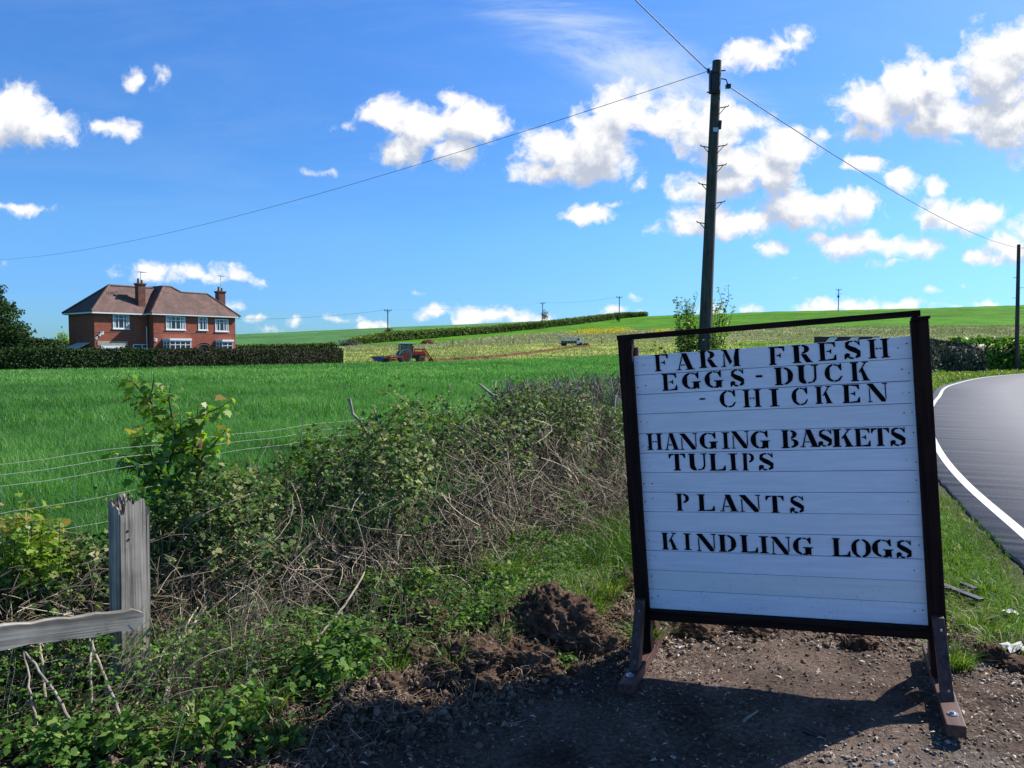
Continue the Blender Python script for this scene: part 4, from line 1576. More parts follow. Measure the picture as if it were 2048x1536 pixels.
DIAMOND = np.array([(0, 0, 0), (.45, .5, .12), (1, 0, -.08), (.45, -.5, .12)])
OVATE = np.array([(0, 0, 0), (.18, .30, .05), (.45, .42, .10), (.75, .25, .05), (1, 0, -.1), (.75, -.25, .05), (.45, -.42, .10), (.18, -.30, .05)])
LOBED = np.array([(0, 0, 0), (.05, .30, .04), (.12, .62, .06), (.38, .38, .08), (.58, .60, .03), (.62, .30, .06), (1, 0, -.16), (.62, -.30, .06), (.58, -.60, .03), (.38, -.38, .08), (.12, -.62, .06), (.05, -.30, .04)])


class Foliage:
    def __init__(self):
        self.v, self.f, self.r, self.n = [], {}, {}, 0

    def leaves(self, P, D, N, L, rnd, T=DIAMOND, wid=1.0):
        n = len(P)
        if n == 0:
            return
        D = unit(D)
        S = unit(np.cross(D, N))
        U = np.cross(S, D)
        L = np.broadcast_to(np.asarray(L, float), (n,))
        k = len(T)
        V = P[:, None] + L[:, None, None] * (T[None, :, 0:1] * D[:, None] + wid * T[None, :, 1:2] * S[:, None] + T[None, :, 2:3] * U[:, None])
        self.add(V, np.arange(k)[None], rnd)

    def add(self, V, F, rnd):
        """V (n,k,3); F (m,j) face templates"""
        n, k = V.shape[:2]
        idx = self.n + np.arange(n)[:, None, None] * k + F[None]
        self.v.append(V.reshape(-1, 3))
        self.n += n * k
        j = F.shape[1]
        self.f.setdefault(j, []).append(idx.reshape(-1, j))
        self.r.setdefault(j, []).append(np.repeat(np.broadcast_to(rnd, (n,)), len(F)))

    def trif(self, P, D, N, L, rnd, T=OVATE, wid=1.0):
        D = unit(D)
        S = unit(np.cross(D, N))
        L = np.broadcast_to(np.asarray(L, float), (len(P),))
        st = P + D * (L * .25)[:, None]
        self.leaves(st, D, N, L, rnd, T, wid)
        for s in (1, -1):
            self.leaves(st, D * .35 + S * s, N, L * .85, np.clip(rnd + .03 * s, 0, 1), T, wid)

    def tubes(self, P, Rd, rnd, sides=3):
        """P (n,k,3) paths, Rd (n,k) radii"""
        n, k = P.shape[:2]
        t = unit(np.gradient(P, axis=1))
        ref = np.where(np.abs(t[..., 2:3]) < .9, np.array([0, 0, 1.0]), np.array([1.0, 0, 0]))
        s = unit(np.cross(t, ref))
        u = np.cross(s, t)
        a = np.arange(sides) * 2 * np.pi / sides
        V = P[:, :, None] + Rd[:, :, None, None] * (np.cos(a)[None, None, :, None] * s[:, :, None] + np.sin(a)[None, None, :, None] * u[:, :, None])
        F = []
        for i in range(k - 1):
            for j in range(sides):
                j2 = (j + 1) % sides
                F.append((i * sides + j, i * sides + j2, (i + 1) * sides + j2, (i + 1) * sides + j))
        self.add(V.reshape(n, k * sides, 3), np.array(F), rnd)

    def blades(self, P, h, w_, lean, rnd, az=None):
        n = len(P)
        h = np.broadcast_to(h, (n,)); w_ = np.broadcast_to(w_, (n,)); lean = np.broadcast_to(lean, (n,))
        if az is None:
            az = rng.uniform(0, 2 * np.pi, n)
        ld = np.stack([np.cos(az), np.sin(az), np.zeros(n)], -1)
        fa = rng.uniform(0, np.pi, n)
        sd = np.stack([np.cos(fa), np.sin(fa), np.zeros(n)], -1) * (w_ / 2)[:, None]
        up = np.array([0, 0, 1.0])
        m_ = P + up * (h * .55)[:, None] + ld * (h * lean * .3)[:, None]
        tp_ = P + up * (h * (1 - .25 * lean))[:, None] + ld * (h * lean)[:, None]
        V = np.stack([P - sd, P + sd, m_ + sd * .8, m_ - sd * .8, tp_], 1)
        i0 = self.n
        self.add(V, np.array([[0, 1, 2, 3]]), rnd)
        idx = i0 + np.arange(n)[:, None] * 5 + np.array([[3, 2, 4]])
        self.f.setdefault(3, []).append(idx)
        self.r.setdefault(3, []).append(np.broadcast_to(rnd, (n,)))

    def build(self, name, m, parent=None, smooth=False):
        F = [np.concatenate(self.f[j]) for j in self.f]
        Rr = np.concatenate([np.concatenate(self.r[j]) for j in self.f])
        return np_obj(name, np.concatenate(self.v), F, m, parent, attrs={'rnd': Rr}, smooth=smooth)


def grounded(x, y, dz=0.0):
    return np.stack([x, y, H(x, y) + dz], -1)


# ------------------------------------------------------------------ grass
GF = leafmat('crop_grass', [(0, (.038, .130, .022)), (.5, (.092, .275, .050)), (.85, (.20, .42, .10)), (1, (.42, .48, .20))], .6, .35, (1.2, 1.4, .6))
VG = leafmat('verge_grass', [(0, (.030, .080, .012)), (.45, (.082, .180, .018)), (.8, (.20, .30, .03)), (.93, (.32, .33, .10)), (1, (.50, .43, .24))], .5, .32, (1.2, 1.4, .5))
fol = Foliage()
for y0, y1, dens, hh, ww in ((3.0, 8, 1600, (.14, .28), .0050), (8, 16, 900, (.14, .28), .007), (16, 35, 260, (.15, .28), .014), (35, 60, 50, (.14, .28), .038), (60, 128, 16, (.10, .26), .07)):
    umin, umax = (-.80, .36) if y0 < 35 else (-.76, .60)
    A_ = (umax - umin) * (y1 ** 2 - y0 ** 2) / 2
    n = int(A_ * dens)
    y = np.sqrt(rng.uniform(y0 ** 2, y1 ** 2, n))
    x = y * rng.uniform(umin, umax, n)
    if y0 < 60:
        ok = field_side(x, y) > .05
    else:
        bl = [hit(*p)[:2] for p in [(600, 728), (680, 727.5), (860, 723.5), (1020, 720), (1240, 711), (1500, 705), (1900, 700)]]
        ok = (y < np.interp(x / y, [q[0] / q[1] for q in bl], [q[1] for q in bl])) & (field_side(x, y) > 0)
        ok &= (x / y > -.23) | (y < 92)
    x, y = x[ok], y[ok]
    n = len(x)
    cl = fbm(x / 1.7, y / 1.7, 71, 4)
    cl2 = fbm(x / 9, y / 14, 73, 3)
    h = rng.uniform(*hh, n) * (1 + 1.1 * cl)
    rnd = np.clip(.42 + rng.normal(0, .17, n) + cl * .7 + cl2 * .6 + (rng.random(n) > .985) * .5, 0, 1)
    fol.blades(grounded(x, y, -.01), h, ww, rng.uniform(.1, .8, n), rnd)
tag(fol.build('crop_grass', GF), 'green cereal crop filling the field behind the hedge', 'crop', kind='stuff')

fol = Foliage()
# verge between hedge and road, and by the hedge foot
for y0, y1, dens, hh, ww in ((2.4, 9, 1500, (.04, .13), .0055), (9, 22, 300, (.05, .16), .012), (22, 60, 50, (.06, .2), .035)):
    umin, umax = -.45, .80
    n = int((umax - umin) * (y1 ** 2 - y0 ** 2) / 2 * dens * 1.5)
    y = np.sqrt(rng.uniform(y0 ** 2, y1 ** 2, n))
    x = y * rng.uniform(umin, umax, n)
    fs = field_side(x, y)
    rd = road_dist(x, y)
    nz = fbm(x * 1.3, y * 1.3, 41, 4)
    d = y - np.interp(x, EDGE_X, EDGE_Y) + nz * .5
    lush = np.clip((fbm(x * 2.1, y * 2.1, 77, 3) + .38) * 2, 0, 1)
    pr = np.clip((d - np.interp(x, [-2, .6, 1.2, 1.9, 2.2, 3], [.9, .75, .35, .25, -.05, -.1])) / .5, 0, 1) * (.35 + .65 * lush)
    pr = np.where((x > 1.9) & (y < 9) & (d > .1), np.maximum(pr, .95 * (lush > .15)), pr)
    pr *= (fs < 0.3) & ((rd < -.30 - .35 * nz) | ((rd > 6.4) & (rd < 10)))
    pr *= np.where((fs > -.9) & (x < 1.5) & (y < 10), .35, 1) * np.where((x < .2) & (y < 7), .18, 1)
    pr = np.where((rd > -.6) & (rd < 0), pr * .6, pr)
    ok = rng.random(n) < pr
    x, y, nz, d = x[ok], y[ok], nz[ok], d[ok]
    n = len(x)
    tall = np.clip((fbm(x * .9, y * .9, 79, 3) + .1) * 2.2, .0, 1) + ((x > .3) & (x < 1.4) & (y > 5) & (y < 8)) * .9
    h = rng.uniform(*hh, n) * (1 + 1.0 * tall) * np.where((x > 2) & (y < 12), .62, 1) * np.where((x < .6) & (y < 7), .7, 1)
    rnd = np.clip(.40 + rng.normal(0, .18, n) + nz * .5 + (rng.random(n) > .93) * .4 + .18 * (x > 2) - .10 * ((x < 1.4) & (y < 8)), 0, 1)
    fol.blades(grounded(x, y, -.005), h, ww, rng.uniform(.2, 1.2, n), rnd)
# tussocks
for px, py, r_, n, hm in ((1010, 1160, .16, 420, .26), (1180, 1225, .14, 260, .18), (1290, 1290, .10, 260, .20), (1215, 1200, .14, 260, .2), (1150, 1190, .13, 240, .2), (1900, 1330, .16, 320, .14), (1960, 1260, .2, 220, .11), (2010, 1300, .2, 160, .11), (1960, 1180, .2, 160, .10),
                          (1120, 1090, .2, 200, .20), (1200, 1060, .25, 500, .24), (1060, 1130, .2, 120, .18), (905, 1335, .08, 60, .16), (790, 1340, .08, 60, .18), (560, 1500, .12, 120, .15), (1005, 1290, .06, 60, .1), (400, 1470, .2, 300, .16), (520, 1420, .2, 260, .16)):
    X, Y, Z = hit(px, py)
    a = rng.uniform(0, 2 * np.pi, n)
    q = np.sqrt(rng.random(n)) * r_ * .55
    x, y = X + q * np.cos(a), Y + q * np.sin(a)
    dry = rng.random(n) > .80
    fol.blades(grounded(x, y, -.01), rng.uniform(.5, 1.1, n) * hm, .0055, rng.uniform(.3, 1.3, n), np.clip(.5 + rng.normal(0, .2, n) + dry * .5, 0, 1), az=a + rng.normal(0, .5, n))
tag(fol.build('verge_grass', VG), 'rough verge grass between the dug soil, hedge and lane', 'grass', kind='stuff')

# rough paddock and flowering strip on the far slope
PG = leafmat('paddock_grass', [(0, (.17, .26, .06)), (.35, (.25, .33, .09)), (.7, (.32, .35, .13)), (1, (.40, .39, .22))], .7, .2, (1, 1.1, .7))
up_px = [(690, 693), (860, 687), (1000, 672), (1120, 664), (1240, 660), (1500, 655), (1850, 653), (2048, 651), (2300, 650)]
lo_px = [(690, 727), (860, 723), (1000, 720.5), (1120, 716), (1240, 711), (1500, 705), (1850, 700), (2048, 699), (2300, 699)]
UPH = [hit(*p) for p in up_px]
LOH = [hit(*p) for p in lo_px]
fol = Foliage()
n = 90000
u = rng.uniform(LOH[0][0] / LOH[0][1], .72, n)
ylo = np.interp(u, [q[0] / q[1] for q in LOH], [q[1] for q in LOH])
yup = np.interp(u, [q[0] / q[1] for q in UPH], [q[1] for q in UPH])
f = rng.random(n) ** 1.2
y = ylo + (yup - ylo) * f
x = u * y
c1 = fbm(x / 4, y / 8, 81, 4)
keep = rng.random(n) < np.clip(.55 + 1.4 * c1, .1, 1)
x, y, f, c1, u = x[keep], y[keep], f[keep], c1[keep], u[keep]
n = len(x)
rr_ = np.clip(.30 + .55 * f + c1 * .9 + rng.normal(0, .13, n) - .35 * ((u > .25) & (f < .35)), 0, 1)
fol.blades(grounded(x, y, -.02), rng.uniform(.12, .34, n) * (1 + (f > .6) * .9), .13 * y / 120, rng.uniform(.2, .9, n), rr_)
tag(fol.build('paddock_grass', PG), 'pale rough grass covering the far paddock around the tractor', 'grass', kind='stuff')
YM = leafmat('yellow_flowers', [(0, (.45, .42, .02)), (.6, (.75, .62, .02)), (1, (.85, .72, .05))], .6, .3, (1, 1, .4))
fol = Foliage()
for pxa, pya, pxb, pyb, sp_, n_, sz in ((1150, 668, 1262, 664, 6, 700, .34), (1165, 665, 1200, 664, 3, 500, .36), (1215, 663, 1245, 661, 3, 260, .34), (1310, 665, 1345, 664, 3, 260, .3), (1130, 672, 1230, 668, 5, 160, .3), (1480, 690, 1490, 690, 3, 60, .2)):
    A_, B_ = hit(pxa, pya), hit(pxb, pyb)
    q = rng.random(n_)
    x = A_[0] + (B_[0] - A_[0]) * q + rng.normal(0, 1.5, n_)
    y = A_[1] + (B_[1] - A_[1]) * q + rng.normal(0, sp_, n_)
    P = grounded(x, y, 0)
    P[:, 2] += rng.uniform(.2, 1.1, n_)
    fol.leaves(P, rdir(n_), rdir(n_, .5), sz, rng.random(n_))
tag(fol.build('rapeseed_flowers', YM), 'bright yellow flower strip at the top of the paddock', 'flowers', kind='stuff')
fol = Foliage()
n = 900
y = rng.uniform(30, 58, n)
x = y * rng.uniform(.50, .72, n)
rd = road_dist(x, y)
nz = fbm(x / 2, y / 2, 91, 3)
k = (rd < -.8) & (field_side(x, y) < -.5) & (nz > -.05)
x, y = x[k], y[k]
P = grounded(x, y, .12)
fol.leaves(P, rdir(len(x)), rdir(len(x), 1), .10, rng.random(len(x)))
tag(fol.build('verge_flowers', YM), 'yellow dandelions scattered over the verge across the bend', 'flowers', kind='stuff')


# ------------------------------------------------------------------ hedges and shrubs in the distance
def leafy_hedge(name, path, h, wd, leaf, dens, m, lab, cat='hedge', group=None, flat=True, rough_=.18, coremat=None, yellow_top=0.0):
    P = np.array([q[:2] for q in path], float)
    seg = np.linalg.norm(np.diff(P, axis=0), axis=1)
    Ls = np.concatenate([[0], np.cumsum(seg)])
    T_ = Ls[-1]
    hs_ = np.broadcast_to(np.asarray(h, float), (len(P),))

    def pos(s):
        x = np.interp(s, Ls, P[:, 0]); y = np.interp(s, Ls, P[:, 1])
        e = .01 * T_
        dx = np.interp(s + e, Ls, P[:, 0]) - np.interp(s - e, Ls, P[:, 0]); dy = np.interp(s + e, Ls, P[:, 1]) - np.interp(s - e, Ls, P[:, 1])
        l = np.hypot(dx, dy)
        return x, y, dy / l, -dx / l, np.interp(s, Ls, hs_)
    fol = Foliage()
    area = T_ * (2 * np.mean(hs_) + wd)
    n = int(area * dens)
    s = rng.uniform(0, T_, n)
    x, y, nx, ny, hh = pos(s)
    per = rng.uniform(0, 1, n)
    fr = hh / (2 * hh + wd)
    side = np.where(per < fr, -1, np.where(per > 1 - fr, 1, 0))
    t_ = np.where(per < fr, per / fr, (1 - per) / fr)
    a = np.where(side == 0, rng.uniform(-1, 1, n), side) * wd / 2
    z = np.where(side == 0, hh, t_ * hh)
    bump = fbm(s * .9, z * 1.5 + side * 7, 95, 4) * rough_ * 2
    jit = rng.normal(0, rough_ * .35, n)
    a = a * (1 + bump) + side * jit
    z = z + np.where(side == 0, bump + jit, 0)
    rr = np.clip((z / hh), 0, 1.2)
    if not flat:
        a = a * (1 - .45 * rr ** 3)
    px_, py_ = x + nx * a, y + ny * a
    g_ = H(px_, py_, False)
    Pz = np.stack([px_, py_, g_ + np.maximum(z, 0)], -1)
    out = np.stack([nx * side, ny * side, (side == 0) * 1.0], -1)
    rnd = np.clip(.5 + rng.normal(0, .2, n) + bump * 1.3 / max(rough_, .05) * .25 + yellow_top * (rr > .85) * .4, .06, 1)
    fol.leaves(Pz, rdir(n, .2), unit(out + rdir(n) * .8), leaf * rng.uniform(.6, 1.3, n), rnd, wid=1.1)
    # dark core box: the hedge's inner shade, painted in twig brown
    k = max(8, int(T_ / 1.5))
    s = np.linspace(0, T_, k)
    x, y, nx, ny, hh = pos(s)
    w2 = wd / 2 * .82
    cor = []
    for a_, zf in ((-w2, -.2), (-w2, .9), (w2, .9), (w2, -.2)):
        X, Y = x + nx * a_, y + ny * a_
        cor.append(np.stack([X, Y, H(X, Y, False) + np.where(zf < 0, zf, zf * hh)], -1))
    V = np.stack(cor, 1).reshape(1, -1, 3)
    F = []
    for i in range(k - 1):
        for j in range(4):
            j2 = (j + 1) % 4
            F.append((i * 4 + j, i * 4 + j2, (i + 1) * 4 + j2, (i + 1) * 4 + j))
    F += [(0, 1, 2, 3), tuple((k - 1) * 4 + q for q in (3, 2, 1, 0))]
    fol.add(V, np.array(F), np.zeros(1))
    o = fol.build(name, m)
    return tag(o, lab, cat, group)


def blob(fol, c, r, n, leaf, T=DIAMOND, shell=.55, lump=.35, rbase=.5, seed=5, zmin=-.9):
    d = rdir(n * 2)
    d = d[d[:, 2] > zmin][:n]
    n = len(d)
    th = np.arctan2(d[:, 1], d[:, 0])
    b_ = fbm(th * 2.2 + seed, d[:, 2] * 3 + seed, seed, 4)
    q = (shell + (1 - shell) * rng.random(n) ** .6) * (1 + b_ * lump * 2)
    P = np.array(c) + d * q[:, None] * np.array(r)
    fol.leaves(P, rdir(n, -.1), unit(d + rdir(n) * .8), leaf * rng.uniform(.6, 1.3, n), np.clip(rbase + rng.normal(0, .2, n) + b_ * .9, .06, 1), T)


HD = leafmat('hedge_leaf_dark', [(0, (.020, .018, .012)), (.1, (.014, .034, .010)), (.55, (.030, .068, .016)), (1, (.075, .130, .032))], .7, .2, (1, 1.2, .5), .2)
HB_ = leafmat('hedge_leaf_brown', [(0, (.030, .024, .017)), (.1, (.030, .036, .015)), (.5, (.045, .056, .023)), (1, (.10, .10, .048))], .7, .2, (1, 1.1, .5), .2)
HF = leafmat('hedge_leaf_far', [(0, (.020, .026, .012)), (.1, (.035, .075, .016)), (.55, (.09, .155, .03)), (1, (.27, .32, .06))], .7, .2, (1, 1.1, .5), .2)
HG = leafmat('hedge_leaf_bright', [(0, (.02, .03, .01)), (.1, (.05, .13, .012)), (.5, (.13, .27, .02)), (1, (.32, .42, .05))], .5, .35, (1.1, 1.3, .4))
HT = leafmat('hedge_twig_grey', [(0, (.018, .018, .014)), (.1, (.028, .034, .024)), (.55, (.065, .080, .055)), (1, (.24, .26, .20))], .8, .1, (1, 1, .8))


def gp(px, d):
    return ((px - 1024) / F_PX * d, d)


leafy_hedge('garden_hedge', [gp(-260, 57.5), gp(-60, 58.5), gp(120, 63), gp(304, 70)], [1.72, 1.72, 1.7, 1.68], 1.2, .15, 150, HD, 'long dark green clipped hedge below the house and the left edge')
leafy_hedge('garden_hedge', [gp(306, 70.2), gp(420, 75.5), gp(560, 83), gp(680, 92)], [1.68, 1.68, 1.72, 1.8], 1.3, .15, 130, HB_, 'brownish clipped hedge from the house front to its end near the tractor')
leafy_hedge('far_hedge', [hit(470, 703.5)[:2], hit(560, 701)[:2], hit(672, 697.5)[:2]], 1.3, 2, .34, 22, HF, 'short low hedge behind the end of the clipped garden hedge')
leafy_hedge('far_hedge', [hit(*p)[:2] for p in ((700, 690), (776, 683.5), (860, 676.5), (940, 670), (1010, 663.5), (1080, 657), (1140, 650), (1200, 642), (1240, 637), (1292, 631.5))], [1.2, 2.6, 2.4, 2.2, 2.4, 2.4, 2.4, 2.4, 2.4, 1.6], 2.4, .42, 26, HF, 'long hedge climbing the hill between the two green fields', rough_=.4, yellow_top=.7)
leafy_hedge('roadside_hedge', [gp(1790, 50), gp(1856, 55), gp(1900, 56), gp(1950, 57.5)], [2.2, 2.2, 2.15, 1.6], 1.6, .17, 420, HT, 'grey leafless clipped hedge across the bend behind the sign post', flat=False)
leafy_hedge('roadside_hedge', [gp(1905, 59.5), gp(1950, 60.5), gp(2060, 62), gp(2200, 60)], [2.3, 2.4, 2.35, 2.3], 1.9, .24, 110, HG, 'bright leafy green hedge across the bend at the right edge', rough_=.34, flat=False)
# tree and shrubs at the left edge
BK = woodmat('tree_bark', (.03, .024, .018), (.10, .08, .06), 'Z', .9, .3)
tr_ = empty('evergreen_tree', (*gp(-62, 70), 0), 0, 'tall dark evergreen tree at the left edge beside the house', 'tree')
fol = Foliage()
cx0, cy0 = gp(-62, 70)
for dz, rx_, n in ((8.6, 1.8, 3500), (7.0, 2.8, 7000), (5.2, 3.9, 9000), (3.4, 4.6, 9000), (1.8, 4.9, 7000)):
    blob(fol, (0, 0, dz), (rx_, rx_, 2.0), n, .24, lump=.45, rbase=.42, seed=int(dz * 10), shell=.45)
blob(fol, (4.9, -.5, 2.6), (1.3, 1.3, 1.9), 900, .2, lump=.6, rbase=.5, seed=9, shell=.2)
fol.build('crown', HD, tr_)
b = MB()
b.tube([(0, 0, -.3), (.1, 0, 3), (0, .1, 6), (0, 0, 9)], [.28, .22, .15, .05], 8)
for a_ in range(7):
    ang = a_ * 2.4
    b.tube([(0, 0, 1.5 + a_ * .9), (math.cos(ang) * 1.6, math.sin(ang) * 1.6, 2.2 + a_ * .95), (math.cos(ang) * 3.4, math.sin(ang) * 3.4, 2.5 + a_ * .9)], [.09, .06, .02], 5)
b.build('trunk', BK, tr_)
for px, d, hh, rr, lab, n in ((78, 82, 2.9, 3.2, 'dark garden shrub between the evergreen tree and the house', 4500), (112, 84, 2.7, 2.2, 'rounded garden shrub nearest the shaded house wall', 2500), (30, 80, 3.2, 3.4, 'dark shrub growing under the evergreen tree', 4500)):
    fol = Foliage()
    blob(fol, (0, 0, hh * .5), (rr, rr * .8, hh * .52), n, .22, lump=.2, rbase=.4, seed=px, shell=.75)
    o = fol.build('garden_shrub', HD)
    o.location = (*gp(px, d), 0)
    tag(o, lab, 'shrub', 'shrubs beside the house')
fol = Foliage()
blob(fol, (0, 0, 2.2), (.8, .8, 1.9), 700, .22, lump=.5, rbase=.8, seed=3, shell=.2)
o = fol.build('garden_bush', HG)
o.location = (*gp(127, 92), 0)
tag(o, 'small yellow green bush peeping out left of the house wall', 'bush')
for k, (px, d, hh, rr) in enumerate(((778, 252, 3.0, 1.6), (1089, 343, 5.2, 1.9), (1236, 320, 3.4, 1.0))):
    X, Y = gp(px, d)
    rt = empty('hill_bush', (X, Y, H1(X, Y)), 0, ('shaggy bush round the foot of the pole nearest the tractor', 'small tree at the foot of the skyline pole', 'tiny bush at the pole where hedge meets skyline')[k], 'bush', 'bushes at the far poles')
    fol = Foliage()
    blob(fol, (0, 0, hh * .6), (rr, rr, hh * .5), 420, .38, lump=.5, rbase=.4, seed=k, shell=.2)
    fol.build('foliage', HF, rt)
    b = MB()
    b.tube([(0, 0, -.2), (.1, 0, hh * .5), (0, 0, hh * .9)], [.12, .08, .03], 5)
    b.tube([(0, 0, hh * .3), (-.7, 0, hh * .85)], [.05, .02], 4)
    b.build('trunk', BK, rt)
# paddock fence posts
FPM = simple('old_fence_post', (.14, .12, .095), .9, .3, 4)
b = MB()
b.tube([(0, 0, -.3), (.01, 0, .6), (0, .01, 1.2)], [.075, .07, .06], 6)
proto = None
for px, py in ((905, 689), (932, 688.5), (962, 688), (994, 687), (1027, 688), (1059, 687), (1093, 687), (1203, 689.5), (1318, 678), (1500, 672), (1720, 668), (1925, 667.5), (1990, 667)):
    X, Y, Z = hit(px, py)
    if proto is None:
        o = proto = b.build('fence_post', FPM)
        tag(o, 'thin weathered fence post standing across the far paddock', 'fence post', 'fence posts across the far paddock')
    else:
        o = proto.copy()
        COL.objects.link(o)
    o.location = (X, Y, Z)
    o.scale = (1.2, 1.2, 1.15)
# heaps near the far hedge
for px, py, w_, h_, m_, lab, nm in ((693, 691, 3.2, 1.1, HT, 'pale heap of cut branches at the near end of the far hedge', 'brush_pile'), (858, 688, 4.6, 1.3, M['redsoil'], 'low brown heap of earth just behind the tractor cab', 'soil_heap'), (1172, 690.5, 1.6, .7, M['redsoil'], 'small brown heap of earth beside the parked truck', 'soil_heap')):
    X, Y, Z = hit(px, py)
    if nm == 'brush_pile':
        fol = Foliage()
        n = 260
        st = np.stack([rng.normal(0, w_ * .4, n), rng.normal(0, .8, n), rng.uniform(0, h_ * .5, n)], -1)
        dr = rdir(n, .5) * rng.uniform(.6, 1.8, (n, 1))
        P = st[:, None] + dr[:, None] * np.linspace(0, 1, 3)[None, :, None]
        fol.tubes(P, np.broadcast_to(np.array([.06, .05, .02]), (n, 3)), rng.uniform(.5, 1, n))
        o = fol.build(nm, m_)
    else:
        bm = bmesh.new()
        bmesh.ops.create_icosphere(bm, subdivisions=4, radius=1)
        for v in bm.verts:
            q = 1 + .5 * float(fbm(np.array([v.co.x * 2 + px]), np.array([v.co.y * 2 + v.co.z]), 4, 4)[0])
            v.co = Vector((v.co.x * w_ / 2, v.co.y * w_ / 3, v.co.z * h_ * .8)) * q
        me = bpy.data.meshes.new(nm)
        bm.to_mesh(me)
        bm.free()
        me.materials.append(m_)
        o = bpy.data.objects.new(nm, me)
        COL.objects.link(o)
    o.location = (X, Y, Z)
    tag(o, lab, 'heap')

# ------------------------------------------------------------------ bramble thicket along the fence
BL = leafmat('bramble_leaf', [(0, (.024, .052, .014)), (.35, (.060, .125, .030)), (.7, (.140, .225, .060)), (.9, (.27, .34, .11)), (1, (.40, .36, .18))], .62, .34, (1.2, 1.35, .5), .3)
YL = leafmat('young_leaf', [(0, (.06, .14, .02)), (.4, (.16, .29, .03)), (.8, (.30, .42, .06)), (1, (.40, .29, .09))], .45, .45, (1.2, 1.35, .4))
DS = leafmat('dry_stem', [(0, (.034, .024, .016)), (.4, (.15, .112, .078)), (.75, (.38, .30, .215)), (1, (.66, .57, .44))], .85, .0)
BS = leafmat('bramble_cane', [(0, (.030, .020, .016)), (.6, (.085, .045, .035)), (1, (.10, .13, .05))], .6, .0)
TK = np.array([(-3.6, 3.45, .42, .5), (-2.9, 3.9, .50, .5), (-2.25, 4.2, .56, .55), (-1.65, 4.65, .80, .62), (-1.08, 5.3, 1.00, .70), (-.5, 6.0, 1.14, .74), (.12, 6.85, 1.20, .72), (.6, 7.5, 1.10, .66), (1.1, 8.1, .90, .5), (1.6, 8.7, .7, .45)])


def along(T_, s):
    x, y = T_[:, 0], T_[:, 1]
    L = np.concatenate([[0], np.cumsum(np.hypot(np.diff(x), np.diff(y)))])
    s = s * L[-1]
    X, Y = np.interp(s, L, x), np.interp(s, L, y)
    e = .05
    dx = np.interp(s + e, L, x) - np.interp(s - e, L, x); dy = np.interp(s + e, L, y) - np.interp(s - e, L, y)
    l = np.maximum(np.hypot(dx, dy), 1e-6)
    return X, Y, dy / l, -dx / l, np.interp(s, L, T_[:, 2]), np.interp(s, L, T_[:, 3])     # normal points to the viewer's side


def shell_pts(T_, n, phi0, phi1, r0, r1, lump=.36, seed=101):
    s = rng.random(n)
    X, Y, nx, ny, hh, ww = along(T_, s)
    phi = np.radians(rng.uniform(phi0, phi1, n))      # 0 = viewer side at the ground, 90 = top
    b_ = fbm(X * 3.4 + phi * 1.6, Y * 3.4 - phi * 1.3, seed, 4, .6)
    q = rng.uniform(r0, r1, n) * (1 + b_ * lump * 2)
    a = ww * np.cos(phi) * q
    z = hh * np.sin(phi) ** .75 * q
    x, y = X + nx * a, Y + ny * a
    P = np.stack([x, y, H(x, y, False) * .7 + z], -1)
    N = np.stack([nx * np.cos(phi), ny * np.cos(phi), np.sin(phi)], -1)
    return P, N, b_, phi, s


brk = empty('bramble_thicket', (*TK[3, :2], 0), 0, 'tangled bramble thicket with dead canes growing over the wire fence', 'bramble')
inv = Matrix.Translation(brk.location).inverted()


def under(o, root):
    o.parent = root
    o.matrix_parent_inverse = root.matrix_world.inverted() if root.type != 'EMPTY' else Matrix.Translation(root.location).inverted()
    return o


fol = Foliage()
P, N, b_, phi, s = shell_pts(TK, 44000, 6, 150, .62, 1.07)
low = (phi < R(50)) & (s > .22)
keep = rng.random(len(P)) < np.where(low, .92 * np.clip(.5 + 5 * b_, .05, 1), 1.0) * np.clip(.72 + 3.6 * b_, .03, 1)
P, N, b_ = P[keep], N[keep], b_[keep]
n = len(P)
D = unit(N * .6 + rdir(n) + np.array([0, 0, -.25]))
fol.trif(P, D, unit(N + rdir(n) * .9 + np.array([0, 0, .8])), (.014 + .032 * rng.random(n) ** 1.6), np.clip(.50 + rng.normal(0, .26, n) + b_ * .8, 0, 1))
# loose sprays above the top
P, N, b_, phi, s = shell_pts(TK, 700, 60, 120, 1.0, 1.12)
n = len(P)
fol.trif(P, rdir(n, .2), rdir(n, 1.0), rng.uniform(.02, .034, n), np.clip(.6 + rng.normal(0, .2, n), 0, 1))
under(fol.build('foliage', BL), brk)
# arching canes
fol = Foliage()
n = 420
X, Y, nx, ny, hh, ww = along(TK, rng.random(n))
a0 = rng.uniform(-.3, .5, n) * ww
az = rng.uniform(-1, 1, n)
tx, ty = -ny, nx
k = 9
t_ = np.linspace(0, 1, k)
reach = rng.uniform(.2, 1.0, n)
top = hh * rng.uniform(.65, 1.14, n)
sx = X + nx * a0; sy = Y + ny * a0
fwd = rng.uniform(-.5, .9, n) * reach
dxx, dyy = tx * az * reach + nx * fwd, ty * az * reach + ny * fwd
zz = top[:, None] * np.sin(np.pi * t_[None] * rng.uniform(.45, .85, n)[:, None])
Pp = np.stack([sx[:, None] + dxx[:, None] * t_ ** 1.2, sy[:, None] + dyy[:, None] * t_ ** 1.2, zz + .1], -1)
Pp += rng.normal(0, .012, Pp.shape)
fol.tubes(Pp, np.linspace(1, .45, k)[None] * rng.uniform(.0018, .0038, n)[:, None], rng.random(n), 4)
under(fol.build('cane', BS), brk)
